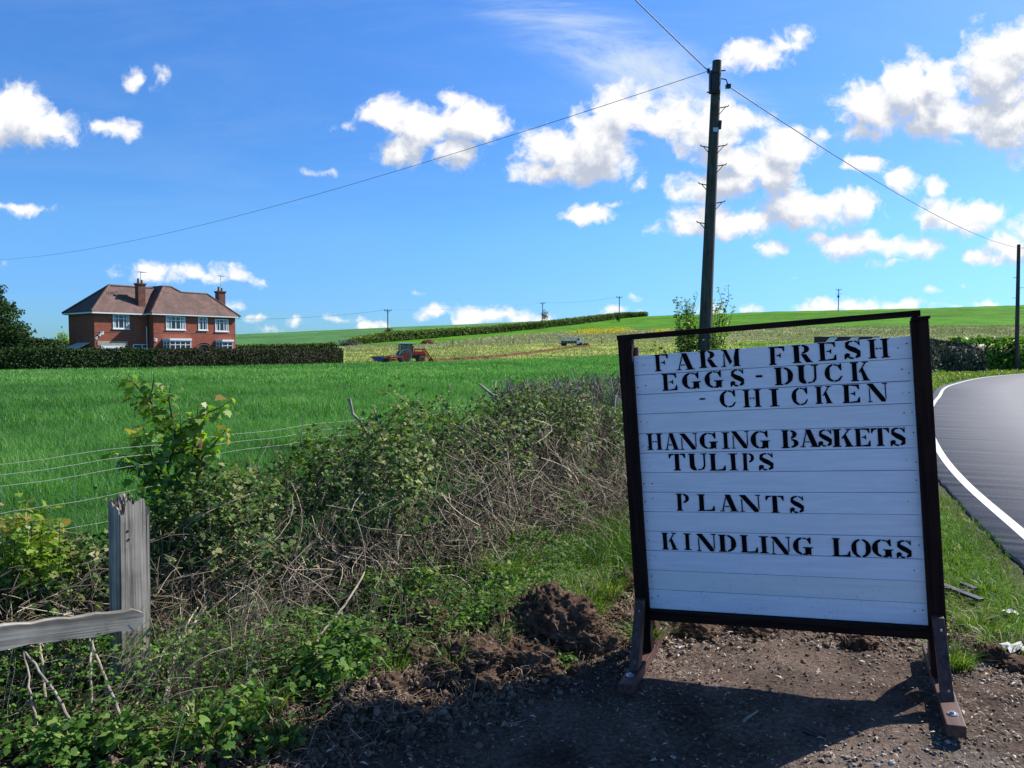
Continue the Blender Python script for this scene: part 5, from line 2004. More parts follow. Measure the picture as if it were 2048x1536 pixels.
# dead stems: a dense tangle on the viewer's side
fol = Foliage()
n = 5600
s = .08 + .86 * rng.random(n)
X, Y, nx, ny, hh, ww = along(TK, s)
a0 = rng.uniform(-.05, 1.12, n) * ww
z1 = hh * rng.uniform(.15, 1.0, n) * np.clip(1.25 - .6 * a0 / ww, 0, 1)
ln = rng.uniform(.15, .62, n)
tx, ty = -ny, nx
tilt = rng.normal(0, .42, n)
ft = rng.normal(.12, .3, n)
k = 6
t_ = np.linspace(0, 1, k)
x0, y0 = X + nx * a0, Y + ny * a0
bend = rng.normal(0, .12, n)
Pp = np.stack([x0[:, None] + (tx * tilt + nx * ft)[:, None] * ln[:, None] * t_ + (tx * bend)[:, None] * np.sin(np.pi * t_),
               y0[:, None] + (ty * tilt + ny * ft)[:, None] * ln[:, None] * t_ + (ty * bend)[:, None] * np.sin(np.pi * t_),
               z1[:, None] - ln[:, None] * t_ * rng.uniform(.3, 1, n)[:, None]], -1)
Pp[..., 2] = np.maximum(Pp[..., 2], .02) + H(x0, y0, False)[:, None]
fol.tubes(Pp, np.ones((1, k)) * (.0009 + .0034 * rng.random(n) ** 2.5)[:, None], np.clip(rng.normal(.5, .30, n), 0, 1), 3)
n = 1100
X, Y, nx, ny, hh, ww = along(TK, .12 + .8 * rng.random(n))
st = np.stack([X + nx * ww * rng.uniform(.2, 1.5, n), Y + ny * ww * rng.uniform(.2, 1.5, n), rng.uniform(.03, .42, n)], -1)
dr = rdir(n, 0) * np.array([1, 1, .45]) * rng.uniform(.15, .5, (n, 1))
mid = rng.normal(0, .03, (n, 3))
t3 = np.linspace(0, 1, 5)
Pp = st[:, None] + dr[:, None] * t3[None, :, None] + mid[:, None] * np.sin(np.pi * t3)[None, :, None]
Pp[..., 2] = np.maximum(Pp[..., 2], .03) + .1
fol.tubes(Pp, np.ones((1, 5)) * rng.uniform(.001, .0028, n)[:, None], np.clip(rng.normal(.6, .25, n), 0, 1), 3)
under(fol.build('dead_stem_tangle', DS), brk)

# ------------------------------------------------------------------ laid hedge of gnarled cut stems
LH = np.array([(.05, 7.5, 1.36, .35), (.45, 8.1, 1.33, .4), (1.1, 8.9, 1.42, .45), (1.9, 9.9, 1.35, .5), (3.0, 11.6, 1.25, .5), (3.9, 13.4, 1.1, .5)])
lh = empty('laid_hedge', (.6, 8.3, 0), 0, 'gnarled grey laid hedge with cropped top beside the left sign post', 'hedge')
BG = leafmat('grey_bark', [(0, (.030, .024, .020)), (.5, (.115, .100, .085)), (1, (.38, .34, .29))], .9, .0)
fol = Foliage()
n = 70
X, Y, nx, ny, hh, ww = along(LH, rng.random(n) ** 1.3)
tx, ty = -ny, nx
k = 8
t_ = np.linspace(0, 1, k)
ln = rng.uniform(.2, .9, n) * rng.choice([-1, 1], n)
x0, y0 = X + nx * ww * rng.uniform(-.6, .9, n), Y + ny * ww * rng.uniform(-.6, .9, n)
wob = np.cumsum(rng.normal(0, .035, (n, k, 3)), 1)
Pp = np.stack([x0[:, None] + tx[:, None] * ln[:, None] * t_, y0[:, None] + ty[:, None] * ln[:, None] * t_, (hh * rng.uniform(.4, .95, n))[:, None] * t_ ** .8], -1) + wob
Pp[..., 2] = np.maximum(Pp[..., 2], 0)
fol.tubes(Pp, np.linspace(1, .55, k)[None] * rng.uniform(.010, .030, n)[:, None], np.clip(rng.normal(.65, .2, n), 0, 1), 6)
under(fol.build('trunk', BG, smooth=True), lh)
fol = Foliage()
n = 5200
X, Y, nx, ny, hh, ww = along(LH, rng.random(n) ** 1.7)
a0 = rng.uniform(-1, 1.05, n) * ww
x0, y0 = X + nx * a0, Y + ny * a0
z0 = hh * rng.uniform(.35, .93, n)
ln = rng.uniform(.08, .26, n)
dr = rdir(n, 1.1)
k = 4
t_ = np.linspace(0, 1, k)
Pp = np.stack([x0, y0, z0], -1)[:, None] + dr[:, None] * (ln[:, None] * t_)[..., None] + np.cumsum(rng.normal(0, .008, (n, k, 3)), 1)
Pp[..., 2] = np.minimum(Pp[..., 2], hh[:, None] + rng.uniform(-.03, .05, n)[:, None])
fol.tubes(Pp, np.linspace(1, .7, k)[None] * rng.uniform(.002, .0075, n)[:, None], np.clip(rng.normal(.55, .25, n), 0, 1), 4)
under(fol.build('twigs', BG), lh)
fol = Foliage()
P, N, b_, phi, s = shell_pts(LH, 2200, 20, 130, .8, 1.02, seed=111)
keep = b_ > .0
P, N = P[keep], N[keep]
n = len(P)
fol.trif(P, rdir(n), unit(N + rdir(n) * .8), rng.uniform(.016, .030, n), np.clip(.6 + rng.normal(0, .2, n), 0, 1))
under(fol.build('foliage', BL), lh)
# a few stout bare stubs standing out of the thicket
mm = simple('bleached_bark', (.30, .27, .23), .9, .4, 18)
def stub(pts, r0, r1):
    b = MB()
    b.tube(pts, [r0 + (r1 - r0) * i / (len(pts) - 1) for i in range(len(pts))], 7)
    under(b.build('limb', mm, None, smooth=True), lh)
for path_px, r0, r1 in (([(735, 870, 6.1), (722, 845, 6.0), (706, 828, 6.0), (700, 797, 6.0)], .016, .010), ([(706, 828, 6.0), (696, 796, 6.0)], .009, .006),
                        ([(770, 870, 6.3), (752, 835, 6.2), (748, 815, 6.2)], .012, .007), ([(1010, 815, 7.3), (985, 790, 7.2), (958, 768, 7.2)], .018, .010),
                        ([(860, 840, 6.5), (838, 805, 6.5), (830, 787, 6.4)], .007, .004), ([(600, 900, 5.5), (604, 860, 5.5), (606, 835, 5.5)], .005, .003),
                        ([(1185, 985, 7.4), (1210, 945, 7.5), (1255, 905, 7.6)], .020, .014), ([(1150, 1010, 7.2), (1185, 985, 7.3), (1200, 930, 7.5), (1140, 860, 7.9), (1105, 838, 8.1)], .03, .016),
                        ([(1236, 910, 7.9), (1225, 860, 7.9), (1230, 790, 8.0)], .026, .014), ([(1215, 830, 8), (1246, 780, 8.1)], .012, .006), ([(1010, 850, 7.3), (1070, 800, 7.5), (1120, 790, 7.8)], .012, .006)):
    stub([PT(*q) for q in path_px], r0, r1)

# ------------------------------------------------------------------ maple sapling, low shrub, pole shrub
def branchy(root, base, stems_, leafn, leafL, T, m, woodm, droop=.6, rbase=.4, r0=.010, spread=.13, tips=True, name='foliage', redtip=0.0):
    """stems_: list of polylines in world space"""
    b = MB()
    fol = Foliage()
    org = np.array(base)
    for pts in stems_:
        pts = [Vector(p) - Vector(base) for p in pts]
        nn_ = len(pts)
        b.tube(pts, [r0 * (1 - .75 * i / (nn_ - 1)) for i in range(nn_)], 6)
        A_ = np.array([tuple(p) for p in pts])
        L = np.concatenate([[0], np.cumsum(np.linalg.norm(np.diff(A_, axis=0), axis=1))])
        n = max(4, int(leafn * L[-1]))
        q = L[-1] * (1 - rng.random(n) ** 1.0 * .85)
        c = np.stack([np.interp(q, L, A_[:, i]) for i in range(3)], -1)
        out = rdir(n) * np.array([1, 1, .6])
        P = c + out * rng.uniform(.02, spread, (n, 1))
        D = unit(out + np.array([0, 0, -droop]) + rdir(n) * .3)
        tip = q / L[-1]
        rn = np.clip(rbase + rng.normal(0, .16, n) + .25 * (tip - .5) + redtip * (tip > .93), 0, 1)
        fol.leaves(P, D, unit(out + np.array([0, 0, 1.0]) + rdir(n) * .5), leafL * rng.uniform(.55, 1.15, n), rn, T)
        # petioles
        Pp = np.stack([c, (c + P) / 2 + np.array([0, 0, .006]), P], 1)
        fol.tubes(Pp, np.full((n, 3), .0011), np.full(n, .8), 3)
    o = b.build('stem', woodm, root, smooth=True)
    o2 = fol.build(name, m, root)
    return o, o2


bx, by = -1.93, 4.72
base_ = (bx, by, H1(bx, by) - .02)
ms = empty('maple_sapling', base_, 0, 'leafy young field maple sapling rising above the rusty fence stake', 'sapling')
Q = lambda px, py, d=4.7: PT(px, py, d)
S_ = [[base_, Q(345, 1040), Q(338, 960), Q(330, 880), Q(318, 830), Q(290, 812), Q(262, 785)],
      [Q(330, 880), Q(312, 830), Q(300, 800), Q(308, 760), Q(306, 748)],
      [Q(318, 830), Q(300, 802), Q(276, 775), Q(262, 760), Q(257, 748)],
      [Q(335, 940), Q(352, 880), Q(375, 850), Q(410, 828), Q(440, 815), Q(464, 800)],
      [Q(352, 880), Q(345, 840), Q(338, 800), Q(341, 768)],
      [Q(338, 960), Q(310, 930), Q(280, 880), Q(262, 865)],
      [Q(342, 990), Q(400, 920), Q(435, 880), Q(455, 855)],
      [Q(338, 960), Q(290, 930), Q(250, 912), Q(225, 905)],
      [Q(340, 1000), Q(380, 930), Q(390, 870), Q(396, 812)],
      [Q(338, 960), Q(300, 960), Q(255, 945)], [Q(345, 1000), Q(320, 960), Q(300, 900), Q(285, 850)], [Q(345, 1000), Q(360, 940), Q(362, 890), Q(360, 830)]]
branchy(ms, base_, S_, 85, .060, LOBED, YL, BS, .75, .38, .008, .085, redtip=.45)
fol = Foliage()      # darker, smaller hawthorn leaves low down round the sapling
n = 800
P = np.stack([rng.normal(-2.0, .17, n), rng.normal(4.62, .16, n), rng.uniform(.35, .98, n)], -1)
P[:, 0] += (P[:, 2] - .6) * .1
fol.leaves(P, rdir(n, -.2), rdir(n, .8), rng.uniform(.022, .045, n), np.clip(.35 + rng.normal(0, .2, n), 0, .95), LOBED)
o = fol.build('lower_foliage', BL)
under(o, ms)

bx, by = gp(45, 3.85)
base_ = (bx, by, H1(bx, by))
ys = empty('low_shrub', base_, 0, 'low yellow green shrub with reddish tips at the left edge', 'shrub')
S_ = []
for k in range(44):
    ax, ay = rng.normal(0, .12), rng.normal(0, .10)
    tpx = rng.uniform(-40, 125)
    tpy = 985 + abs(tpx - 55) * .55 + rng.uniform(0, 75)
    tp3 = PT(tpx, tpy, 3.85 + rng.normal(0, .1))
    mid = ((bx + ax) * .45 + tp3[0] * .55, (by + ay) * .5 + tp3[1] * .5, tp3[2] * .6)
    S_.append([(bx + ax * .5, by + ay * .5, .1), mid, tp3])
branchy(ys, base_, S_, 60, .038, LOBED, YL, BS, .1, .42, .004, .05, redtip=.35)

bx, by = gp(1404, 17.4)
base_ = (bx, by, H1(bx, by))
hw = empty('pole_shrub', base_, 0, 'spindly shrub with upright shoots growing round the tall pole', 'shrub')
S_ = []
for k in range(60):
    tpx = rng.choice([rng.uniform(1352, 1400), rng.uniform(1415, 1476)])
    edge_ = 585 if tpx > 1400 else 590
    tpy = rng.uniform(edge_, 670)
    d_ = 17.4 + rng.normal(0, .35)
    tp3 = PT(tpx, tpy, d_)
    bs = (bx + rng.normal(0, .28), by + rng.normal(0, .25), H1(bx, by))
    mid = (bs[0] * .35 + tp3[0] * .65 + rng.normal(0, .05), (bs[1] + tp3[1]) / 2, bs[2] * .45 + tp3[2] * .55)
    S_.append([bs, mid, tp3])
S_ += [[(bx + .2, by, .8), PT(1440, 640, 17.3), PT(1458, 600, 17.3), PT(1456, 568, 17.3)], [(bx + .2, by, .8), PT(1450, 625, 17.3), PT(1436, 577, 17.3)], [(bx, by, .5), PT(1385, 620, 17.3), PT(1396, 586, 17.3)]]
branchy(hw, base_, S_, 30, .075, DIAMOND, YL, BS, .1, .25, .012, .08)
fol = Foliage()
n = 2600
P = np.stack([rng.normal(bx - .1, .62, n), rng.normal(by, .45, n), np.abs(rng.normal(.0, .75, n)) + .2], -1)
P = P[P[:, 2] < 1.9]
n = len(P)
fol.leaves(P, rdir(n), rdir(n, .6), rng.uniform(.05, .10, n), np.clip(.5 + rng.normal(0, .22, n), 0, 1))
under(fol.build('lower_foliage', BL), hw)

# ------------------------------------------------------------------ ground weeds
WL = leafmat('weed_leaf', [(0, (.020, .062, .012)), (.4, (.062, .155, .026)), (.75, (.140, .265, .048)), (.92, (.27, .37, .10)), (1, (.36, .33, .16))], .65, .36, (1.2, 1.35, .5), .3)
fol = Foliage()


def weeds(n, xr, yr, hmax, L, cond, rb=.45, T=OVATE, tri=True):
    x = rng.uniform(*xr, n); y = rng.uniform(*yr, n)
    nz = fbm(x * 1.9, y * 1.9, 121, 4)
    d = y - np.interp(x, EDGE_X, EDGE_Y)
    k = cond(x, y, d, nz)
    x, y, nz = x[k], y[k], nz[k]
    n = len(x)
    P = grounded(x, y)
    P[:, 2] += rng.random(n) ** .7 * hmax * np.clip(.75 + 1.8 * nz, .25, 1.6)
    D = rdir(n, -.1)
    N = unit(rdir(n) * .6 + np.array([0, 0, 1.0]))
    rn = np.clip(rb + rng.normal(0, .2, n) + nz * .6, 0, 1)
    if tri:
        fol.trif(P, D, N, rng.uniform(.6, 1.1, n) * L, rn, T)
    else:
        fol.leaves(P, D, N, rng.uniform(.5, 1.2, n) * L, rn, T)


inside = lambda x, y, d, nz: (d > .45 - nz) & (field_side(x, y) < -.1)
# bottom-left mass of brambles and nettles round the broken post
weeds(7000, (-3.2, -.75), (2.2, 4.9), .26, .022, lambda x, y, d, nz: (d > .15 - nz * 1.2) & (nz > -.22) & ~((np.abs(x + 1.55) < .45) & (np.abs(y - 3.95) < .35) & (nz < .12)))
weeds(15000, (-2.6, .9), (3.2, 7.2), .27, .019, lambda x, y, d, nz: inside(x, y, d, nz) & (nz > -.16) & (x < y * .20 - .55))
weeds(9000, (-2.0, .7), (3.4, 6.4), .22, .026, lambda x, y, d, nz: inside(x, y, d, nz) & (nz > .04) & (x < y * .20 - .60), .58, LOBED, False)
weeds(5200, (-1.3, 1.5), (3.9, 8.0), .10, .022, lambda x, y, d, nz: (d > .5) & (nz > -.05), .55, OVATE, False)
weeds(2000, (2.2, 4.4), (3.9, 8.0), .07, .022, lambda x, y, d, nz: (d > .3) & (nz > .05) & (road_dist(x, y) < -.9), .65, OVATE, False)
# leafy clumps that stand out
for px, py, r_, n, hh, L in ((690, 1300, .20, 210, .24, .036), (640, 1340, .16, 130, .20, .036), (470, 1450, .22, 200, .22, .034), (560, 1160, .2, 200, .3, .032), (740, 1190, .2, 220, .3, .030), (840, 1170, .2, 200, .26, .028), (330, 1130, .12, 150, .32, .032), (325, 1210, .1, 110, .28, .030), (345, 1250, .12, 130, .34, .028), (300, 1200, .07, 60, .36, .026), (20, 1230, .14, 200, .42, .030), (150, 1200, .2, 200, .35, .028), (60, 1180, .3, 330, .3, .034), (10, 1290, .15, 160, .3, .032), (130, 1480, .3, 260, .14, .034), (250, 1500, .25, 200, .12, .034), (960, 1210, .15, 120, .12, .026), (1130, 1290, .1, 60, .1, .024)):
    X, Y, Z = hit(px, min(py + 40, 1530))
    x = X + rng.normal(0, r_ * .55, n); y = Y + rng.normal(0, r_ * .5, n)
    P = grounded(x, y)
    P[:, 2] += rng.uniform(.15, 1, n) * hh * np.exp(-((x - X) ** 2 + (y - Y) ** 2) / (2 * r_ ** 2))
    fol.trif(P, unit(rdir(n) + np.array([0, 0, -.2])), unit(rdir(n) * .6 + np.array([0, 0, 1.0])), rng.uniform(.7, 1.25, n) * L, np.clip(.6 + rng.normal(0, .18, n), 0, 1))
# feathery low growth (cleavers, cow parsley)
n = 60000
x = rng.uniform(-3.1, 1.4, n); y = rng.uniform(2.3, 7.5, n)
nz = fbm(x * 1.5 + 5, y * 1.5, 131, 4)
d = y - np.interp(x, EDGE_X, EDGE_Y)
k = (d > .25 - nz) & (nz > -.10) & (field_side(x, y) < 0)
x, y, nz = x[k], y[k], nz[k]
n = len(x)
P = grounded(x, y)
P[:, 2] += rng.random(n) * .16 * np.clip(.8 + 2 * nz, .2, 1.6)
fol.leaves(P, rdir(n, .1), rdir(n, .8), rng.uniform(.008, .024, n), np.clip(.45 + rng.normal(0, .2, n) + nz * .5, 0, 1), DIAMOND, .55)
tag(fol.build('weeds', WL), 'nettles, cleavers and bramble seedlings covering the bank', 'weeds', kind='stuff')

# ------------------------------------------------------------------ broken oak post, rail, rusty stake and wire
GW = woodmat('weathered_oak', (.11, .10, .08), (.43, .39, .32), 'Z', .85, .55, .6)
GX = woodmat('weathered_rail', (.12, .11, .09), (.46, .43, .37), 'X', .85, .55, .6)
X, Y = gp(249, 3.55)
post = empty('broken_post', (X, Y, 0), R(48), 'grey weathered wooden post with a rotten jagged top', 'post')
bm = bmesh.new()
NX, NY, NZ = 26, 26, 26
hw_, hd_ = .070, .070
ring = [(-hw_ + 2 * hw_ * i / NX, -hd_) for i in range(NX)] + [(hw_, -hd_ + 2 * hd_ * i / NY) for i in range(NY)] + [(hw_ - 2 * hw_ * i / NX, hd_) for i in range(NX)] + [(-hw_, hd_ - 2 * hd_ * i / NY) for i in range(NY)]
zt_ = PT(249, 985, 3.55)[2]


def topz(x, y):
    z = zt_ - .012 - .035 * (x > .045) - .025 * abs(x) / hw_
    z -= .035 * max(0.0, float(fbm(np.array([x * 24 + 3]), np.array([y * 20]), 7, 4, .6)[0])) * 3.6
    z -= .022 * (hashn(np.array([int((x + .1) * 95)]), np.array([int((y + .1) * 30)]), 3)[0] > .62)
    return z


rings = []
for k in range(NZ + 1):
    q = k / NZ
    rw = []
    for (x, y) in ring:
        zt1 = topz(x, y)
        z = -.3 + (zt1 + .3) * q
        cx_ = 1 - .12 * (abs(x) > hw_ * .97 and abs(y) > hd_ * .97)
        groove = .0025 * float(fbm(np.array([x * 130 + y * 90]), np.array([z * 3]), 9, 3)[0])
        rw.append(bm.verts.new((x * cx_ + groove + .012 * (z - .5), y * cx_ + groove, z)))
    rings.append(rw)
nr_ = len(ring)
for k in range(NZ):
    for i in range(nr_):
        j = (i + 1) % nr_
        bm.faces.new((rings[k][i], rings[k][j], rings[k + 1][j], rings[k + 1][i]))
# splintered top: inner ring sunk into the rotten heart
inner = []
for i, (x, y) in enumerate(ring):
    inner.append(bm.verts.new((x * .55 + .006, y * .5, topz(x * .6, y * .6) - .05 - .03 * (i % 3 == 0))))
for i in range(nr_):
    j = (i + 1) % nr_
    bm.faces.new((rings[-1][i], rings[-1][j], inner[j], inner[i]))
cv = bm.verts.new((0, 0, zt_ - .13))
for i in range(nr_):
    bm.faces.new((inner[i], inner[(i + 1) % nr_], cv))
me = bpy.data.meshes.new('post_body')
bm.to_mesh(me)
bm.free()
me.materials.append(GW)
o = bpy.data.objects.new('post_body', me)
COL.objects.link(o)
o.parent = post
fol = Foliage()
n = 46
x = rng.uniform(-hw_ * .8, hw_ * .9, n); y = rng.uniform(-hd_ * .8, hd_ * .8, n)
fol.blades(np.stack([x, y, np.full(n, zt_ - .09)], -1), rng.uniform(.03, .085, n), .010, rng.uniform(0, .25, n), rng.random(n))
fol.build('splinters', leafmat('rotten_wood', [(0, (.02, .018, .02)), (.6, (.05, .045, .045)), (1, (.25, .23, .20))], .9, 0), post)
for xx, zz in ((-.03, zt_ - .17), (-.026, zt_ - .21), (-.04, .45)):
    b = MB()
    b.tube([(xx, -hd_ - .002, zz), (xx, -hd_ + .006, zz)], .006, 7)
    b.build('nail_hole', M['black'], post)

ra, rb_ = Vector(PT(284, 1236, 3.42)), Vector(PT(-85, 1285, 2.95))
L_ = (rb_ - ra).length
rail = MB()
n = 14
vals = []
for k in range(n + 1):
    q = k / n
    hh = .046 + .004 * math.sin(k * 1.9) - (.02 if k == 0 else 0)
    vals.append([(-L_ * q, -.02, -hh + .003 * math.sin(k)), (-L_ * q, .02, -hh), (-L_ * q, .02, hh), (-L_ * q, -.02, hh + .002 * math.sin(2 * k))])
for k in range(n):
    a_, b2 = vals[k], vals[k + 1]
    for i in range(4):
        j = (i + 1) % 4
        rail.poly([a_[i], a_[j], b2[j], b2[i]])
rail.poly(vals[0]); rail.poly(vals[-1][::-1])
o = rail.build('fence_rail', GX, None)
d_ = (ra - rb_)
o.location = ra
o.rotation_euler = (0, -math.atan2(d_.z, math.hypot(d_.x, d_.y)), math.atan2(d_.y, d_.x))
tag(o, 'grey weathered rail hanging from the broken post at lower left', 'fence rail')

X, Y = gp(393, 4.79)
RS = simple('rusty_brown_stake', (.11, .040, .026), .85, .5, 9, bump=.3)
b = MB()
zt_2 = PT(393, 872, 4.79)[2]
b.tube([(0, 0, -.2), (.004, 0, .4), (.0, 0, zt_2 - .02), (0, 0, zt_2)], [.033, .033, .031, .026], 10)
o = b.build('fence_stake', RS, None, smooth=True)
o.location = (X, Y, 0)
tag(o, 'rusty red brown fence stake behind the maple sapling', 'fence stake')
X2, Y2 = gp(-160, 3.0)
o2 = o.copy()
COL.objects.link(o2)
wr = empty('wire_fence', (-2.2, 4.4, 0), 0, 'galvanised stock wire fence running in front of the crop', 'wire fence')
GWM = simple('galvanised_wire', (.24, .29, .26), .6, .15, 20, metal=.1)
pA, pB = np.array([-3.35, 2.25]), np.array([-.2, 8.2])
dirf = (pB - pA)
for zz in (1.10, 1.045, .985, .845, .70, .56, .42, .28, .14):
    b = MB()
    pts = []
    for k in range(40):
        q = k / 39
        p_ = pA + dirf * q
        pts.append((p_[0] + 2.2, p_[1] - 4.4, zz + .006 * math.sin(k * 1.3 + zz * 9)))
    b.tube(pts, .0014, 4)
    b.build('wire', GWM, wr)
for k in range(18):
    q = (k + .5) / 18
    p_ = pA + dirf * q
    b = MB()
    b.tube([(p_[0] + 2.2, p_[1] - 4.4, .10), (p_[0] + 2.2, p_[1] - 4.4, .99)], .0011, 4)
    b.build('wire', GWM, wr)
o2.location = (*(pA + dirf * .02), 0)
o2['label'] = 'second fence stake left of the frame end'

# ------------------------------------------------------------------ dead stalks leaning in the undergrowth
lab_s = 'pale dead plant stalk lying in the undergrowth below the broken post'
STK = simple('bleached_stalk', (.34, .28, .22), .85, .35, 14)
stalks = [([(395, 1215, 3.9), (350, 1290, 3.6), (325, 1420, 3.25)], .0065), ([(425, 1195, 4.0), (372, 1270, 3.7), (345, 1330, 3.5), (332, 1430, 3.25)], .006),
          ([(418, 1258, 3.8), (330, 1297, 3.5), (262, 1430, 3.2)], .0055), ([(180, 1265, 3.3), (203, 1340, 3.15), (250, 1446, 2.95)], .006),
          ([(50, 1303, 3.1), (100, 1370, 3.0), (140, 1440, 2.9)], .006), ([(50, 1303, 3.1), (62, 1390, 2.95), (80, 1480, 2.85)], .0045),
          ([(180, 1250, 3.4), (183, 1340, 3.2), (184, 1420, 3.1)], .0055), ([(78, 1280, 3.3), (92, 1400, 3.1)], .006),
          ([(660, 1152, 4.4), (610, 1190, 4.3), (565, 1222, 4.2)], .007), ([(730, 1145, 4.3), (690, 1210, 4.0), (640, 1270, 3.8), (610, 1340, 3.6)], .007),
          ([(388, 1082, 4.6), (440, 1130, 4.4), (500, 1215, 4.15)], .0055), ([(537, 1248, 4.0), (486, 1310, 3.8)], .006),
          ([(370, 1080, 4.4), (330, 1180, 4.3)], .003), ([(690, 955, 5.6), (688, 1082, 5.0)], .0055), ([(1040, 958, 6.9), (1045, 1020, 6.6), (1042, 1098, 6.1)], .0055),
          ([(1140, 1025, 6.9), (1075, 1040, 6.5), (1030, 1060, 6.3)], .005), ([(830, 990, 6.0), (925, 1000, 6.3)], .004)]
STL = ['long bent pale stalk leaning just right of the broken post', 'pale stalk crossing behind the bent one right of the post', 'angled stalk running from the white scrap down to the weeds',
       'pale snapped stalk slanting down left of the post foot', 'pale stalk with a white broken end slanting below the rail', 'thin brown stalk standing under the white broken end',
       'upright thin stalk directly under the middle of the rail', 'upright stalk just below the left part of the rail', 'short thick pale stick at the left edge of the dug soil weeds',
       'longest pale stick leaning across the nettles left of the dug bank', 'pale stalk slanting down through the brambles right of the post', 'short pale stalk lying in the dark soil between post and clods',
       'thin stalk leaning on the right side of the broken post', 'upright pale reed in the left half of the bramble thicket', 'tall thin reed at the right end of the bramble thicket',
       'bowed pale stem lying at the right foot of the brambles', 'level dark stem across the middle of the bramble thicket']
for i, (pp, r_) in enumerate(stalks):
    P3 = [Vector(PT(*q)) for q in pp]
    pts = []
    for j in range(len(P3) - 1):
        for q in range(5):
            t2 = q / 5
            v = P3[j].lerp(P3[j + 1], t2)
            pts.append(v + Vector(rng.normal(0, .0022, 3)))
    pts.append(P3[-1])
    b = MB()
    b.tube([v - P3[-1] for v in pts], [r_ * (.7 + .35 * k / len(pts)) for k in range(len(pts))], 7)
    o = b.build('dead_stalk', STK, None, smooth=True)
    o.location = P3[-1]
    tag(o, STL[i], 'stalk', 'dead stalks below the broken post' if i < 8 or i in (11, 12) else 'dead stalks in the brambles')

# bent dry grass and hogweed litter round the post and along the foot of the brambles
fol = Foliage()
for cx_, cy_, sx_, sy_, n, hm in ((-1.50, 3.45, .16, .16, 170, .50), (-1.32, 3.75, .16, .2, 150, .46), (-2.05, 3.15, .3, .15, 120, .40), (-1.1, 4.15, .35, .25, 240, .34), (-.75, 4.6, .35, .3, 200, .30), (-1.7, 4.05, .3, .2, 150, .5), (-.2, 5.3, .3, .3, 140, .3)):
    x = cx_ + rng.normal(0, sx_, n); y = cy_ + rng.normal(0, sy_, n)
    P = grounded(x, y, -.01)
    ln = hm * rng.uniform(.4, 1.1, n)
    a = rng.normal(.6, .9, n)
    ld = np.stack([np.cos(a), np.sin(a) * .6, np.zeros(n)], -1)
    t7 = np.linspace(0, 1, 7)
    le = rng.uniform(.1, .9, n)
    Pp = P[:, None] + ld[:, None] * (ln * le)[:, None, None] * (t7 ** 1.6)[None, :, None] + np.array([0, 0, 1.0]) * (ln[:, None] * (t7 - .55 * le[:, None] * t7 ** 2.4))[..., None]
    Pp += np.cumsum(rng.normal(0, .003, Pp.shape), 1)
    fol.tubes(Pp, np.linspace(1, .5, 7)[None] * rng.uniform(.0008, .0024, n)[:, None], np.clip(rng.normal(.68, .2, n), 0, 1), 3)
tag(fol.build('dead_grass', DS), 'bent pale dead grass stems round the broken post and under the brambles', 'dead grass', kind='stuff')

# ------------------------------------------------------------------ clods, roots, chips, gravel
SM, t = new_mat('turned_soil')
tcn = t.new('ShaderNodeTexCoord')
O = tcn.outputs['Object']
n1 = t.noise(O, 14, 6, .7)
t.put(t.bsdf.inputs['Base Color'], t.mix(t.maprange(n1, .35, .65), (.055, .034, .023), (.230, .145, .098)))
t.put(t.bsdf.inputs['Roughness'], .97)
t.put(t.bsdf.inputs['Specular IOR Level'], .2)
b_ = t.new('ShaderNodeBump')
b_.inputs['Strength'].default_value = 1.0
b_.inputs['Distance'].default_value = .025
t.put(b_.inputs['Height'], t.noise(O, 42, 7, .75))
t.put(t.bsdf.inputs['Normal'], b_.outputs[0])


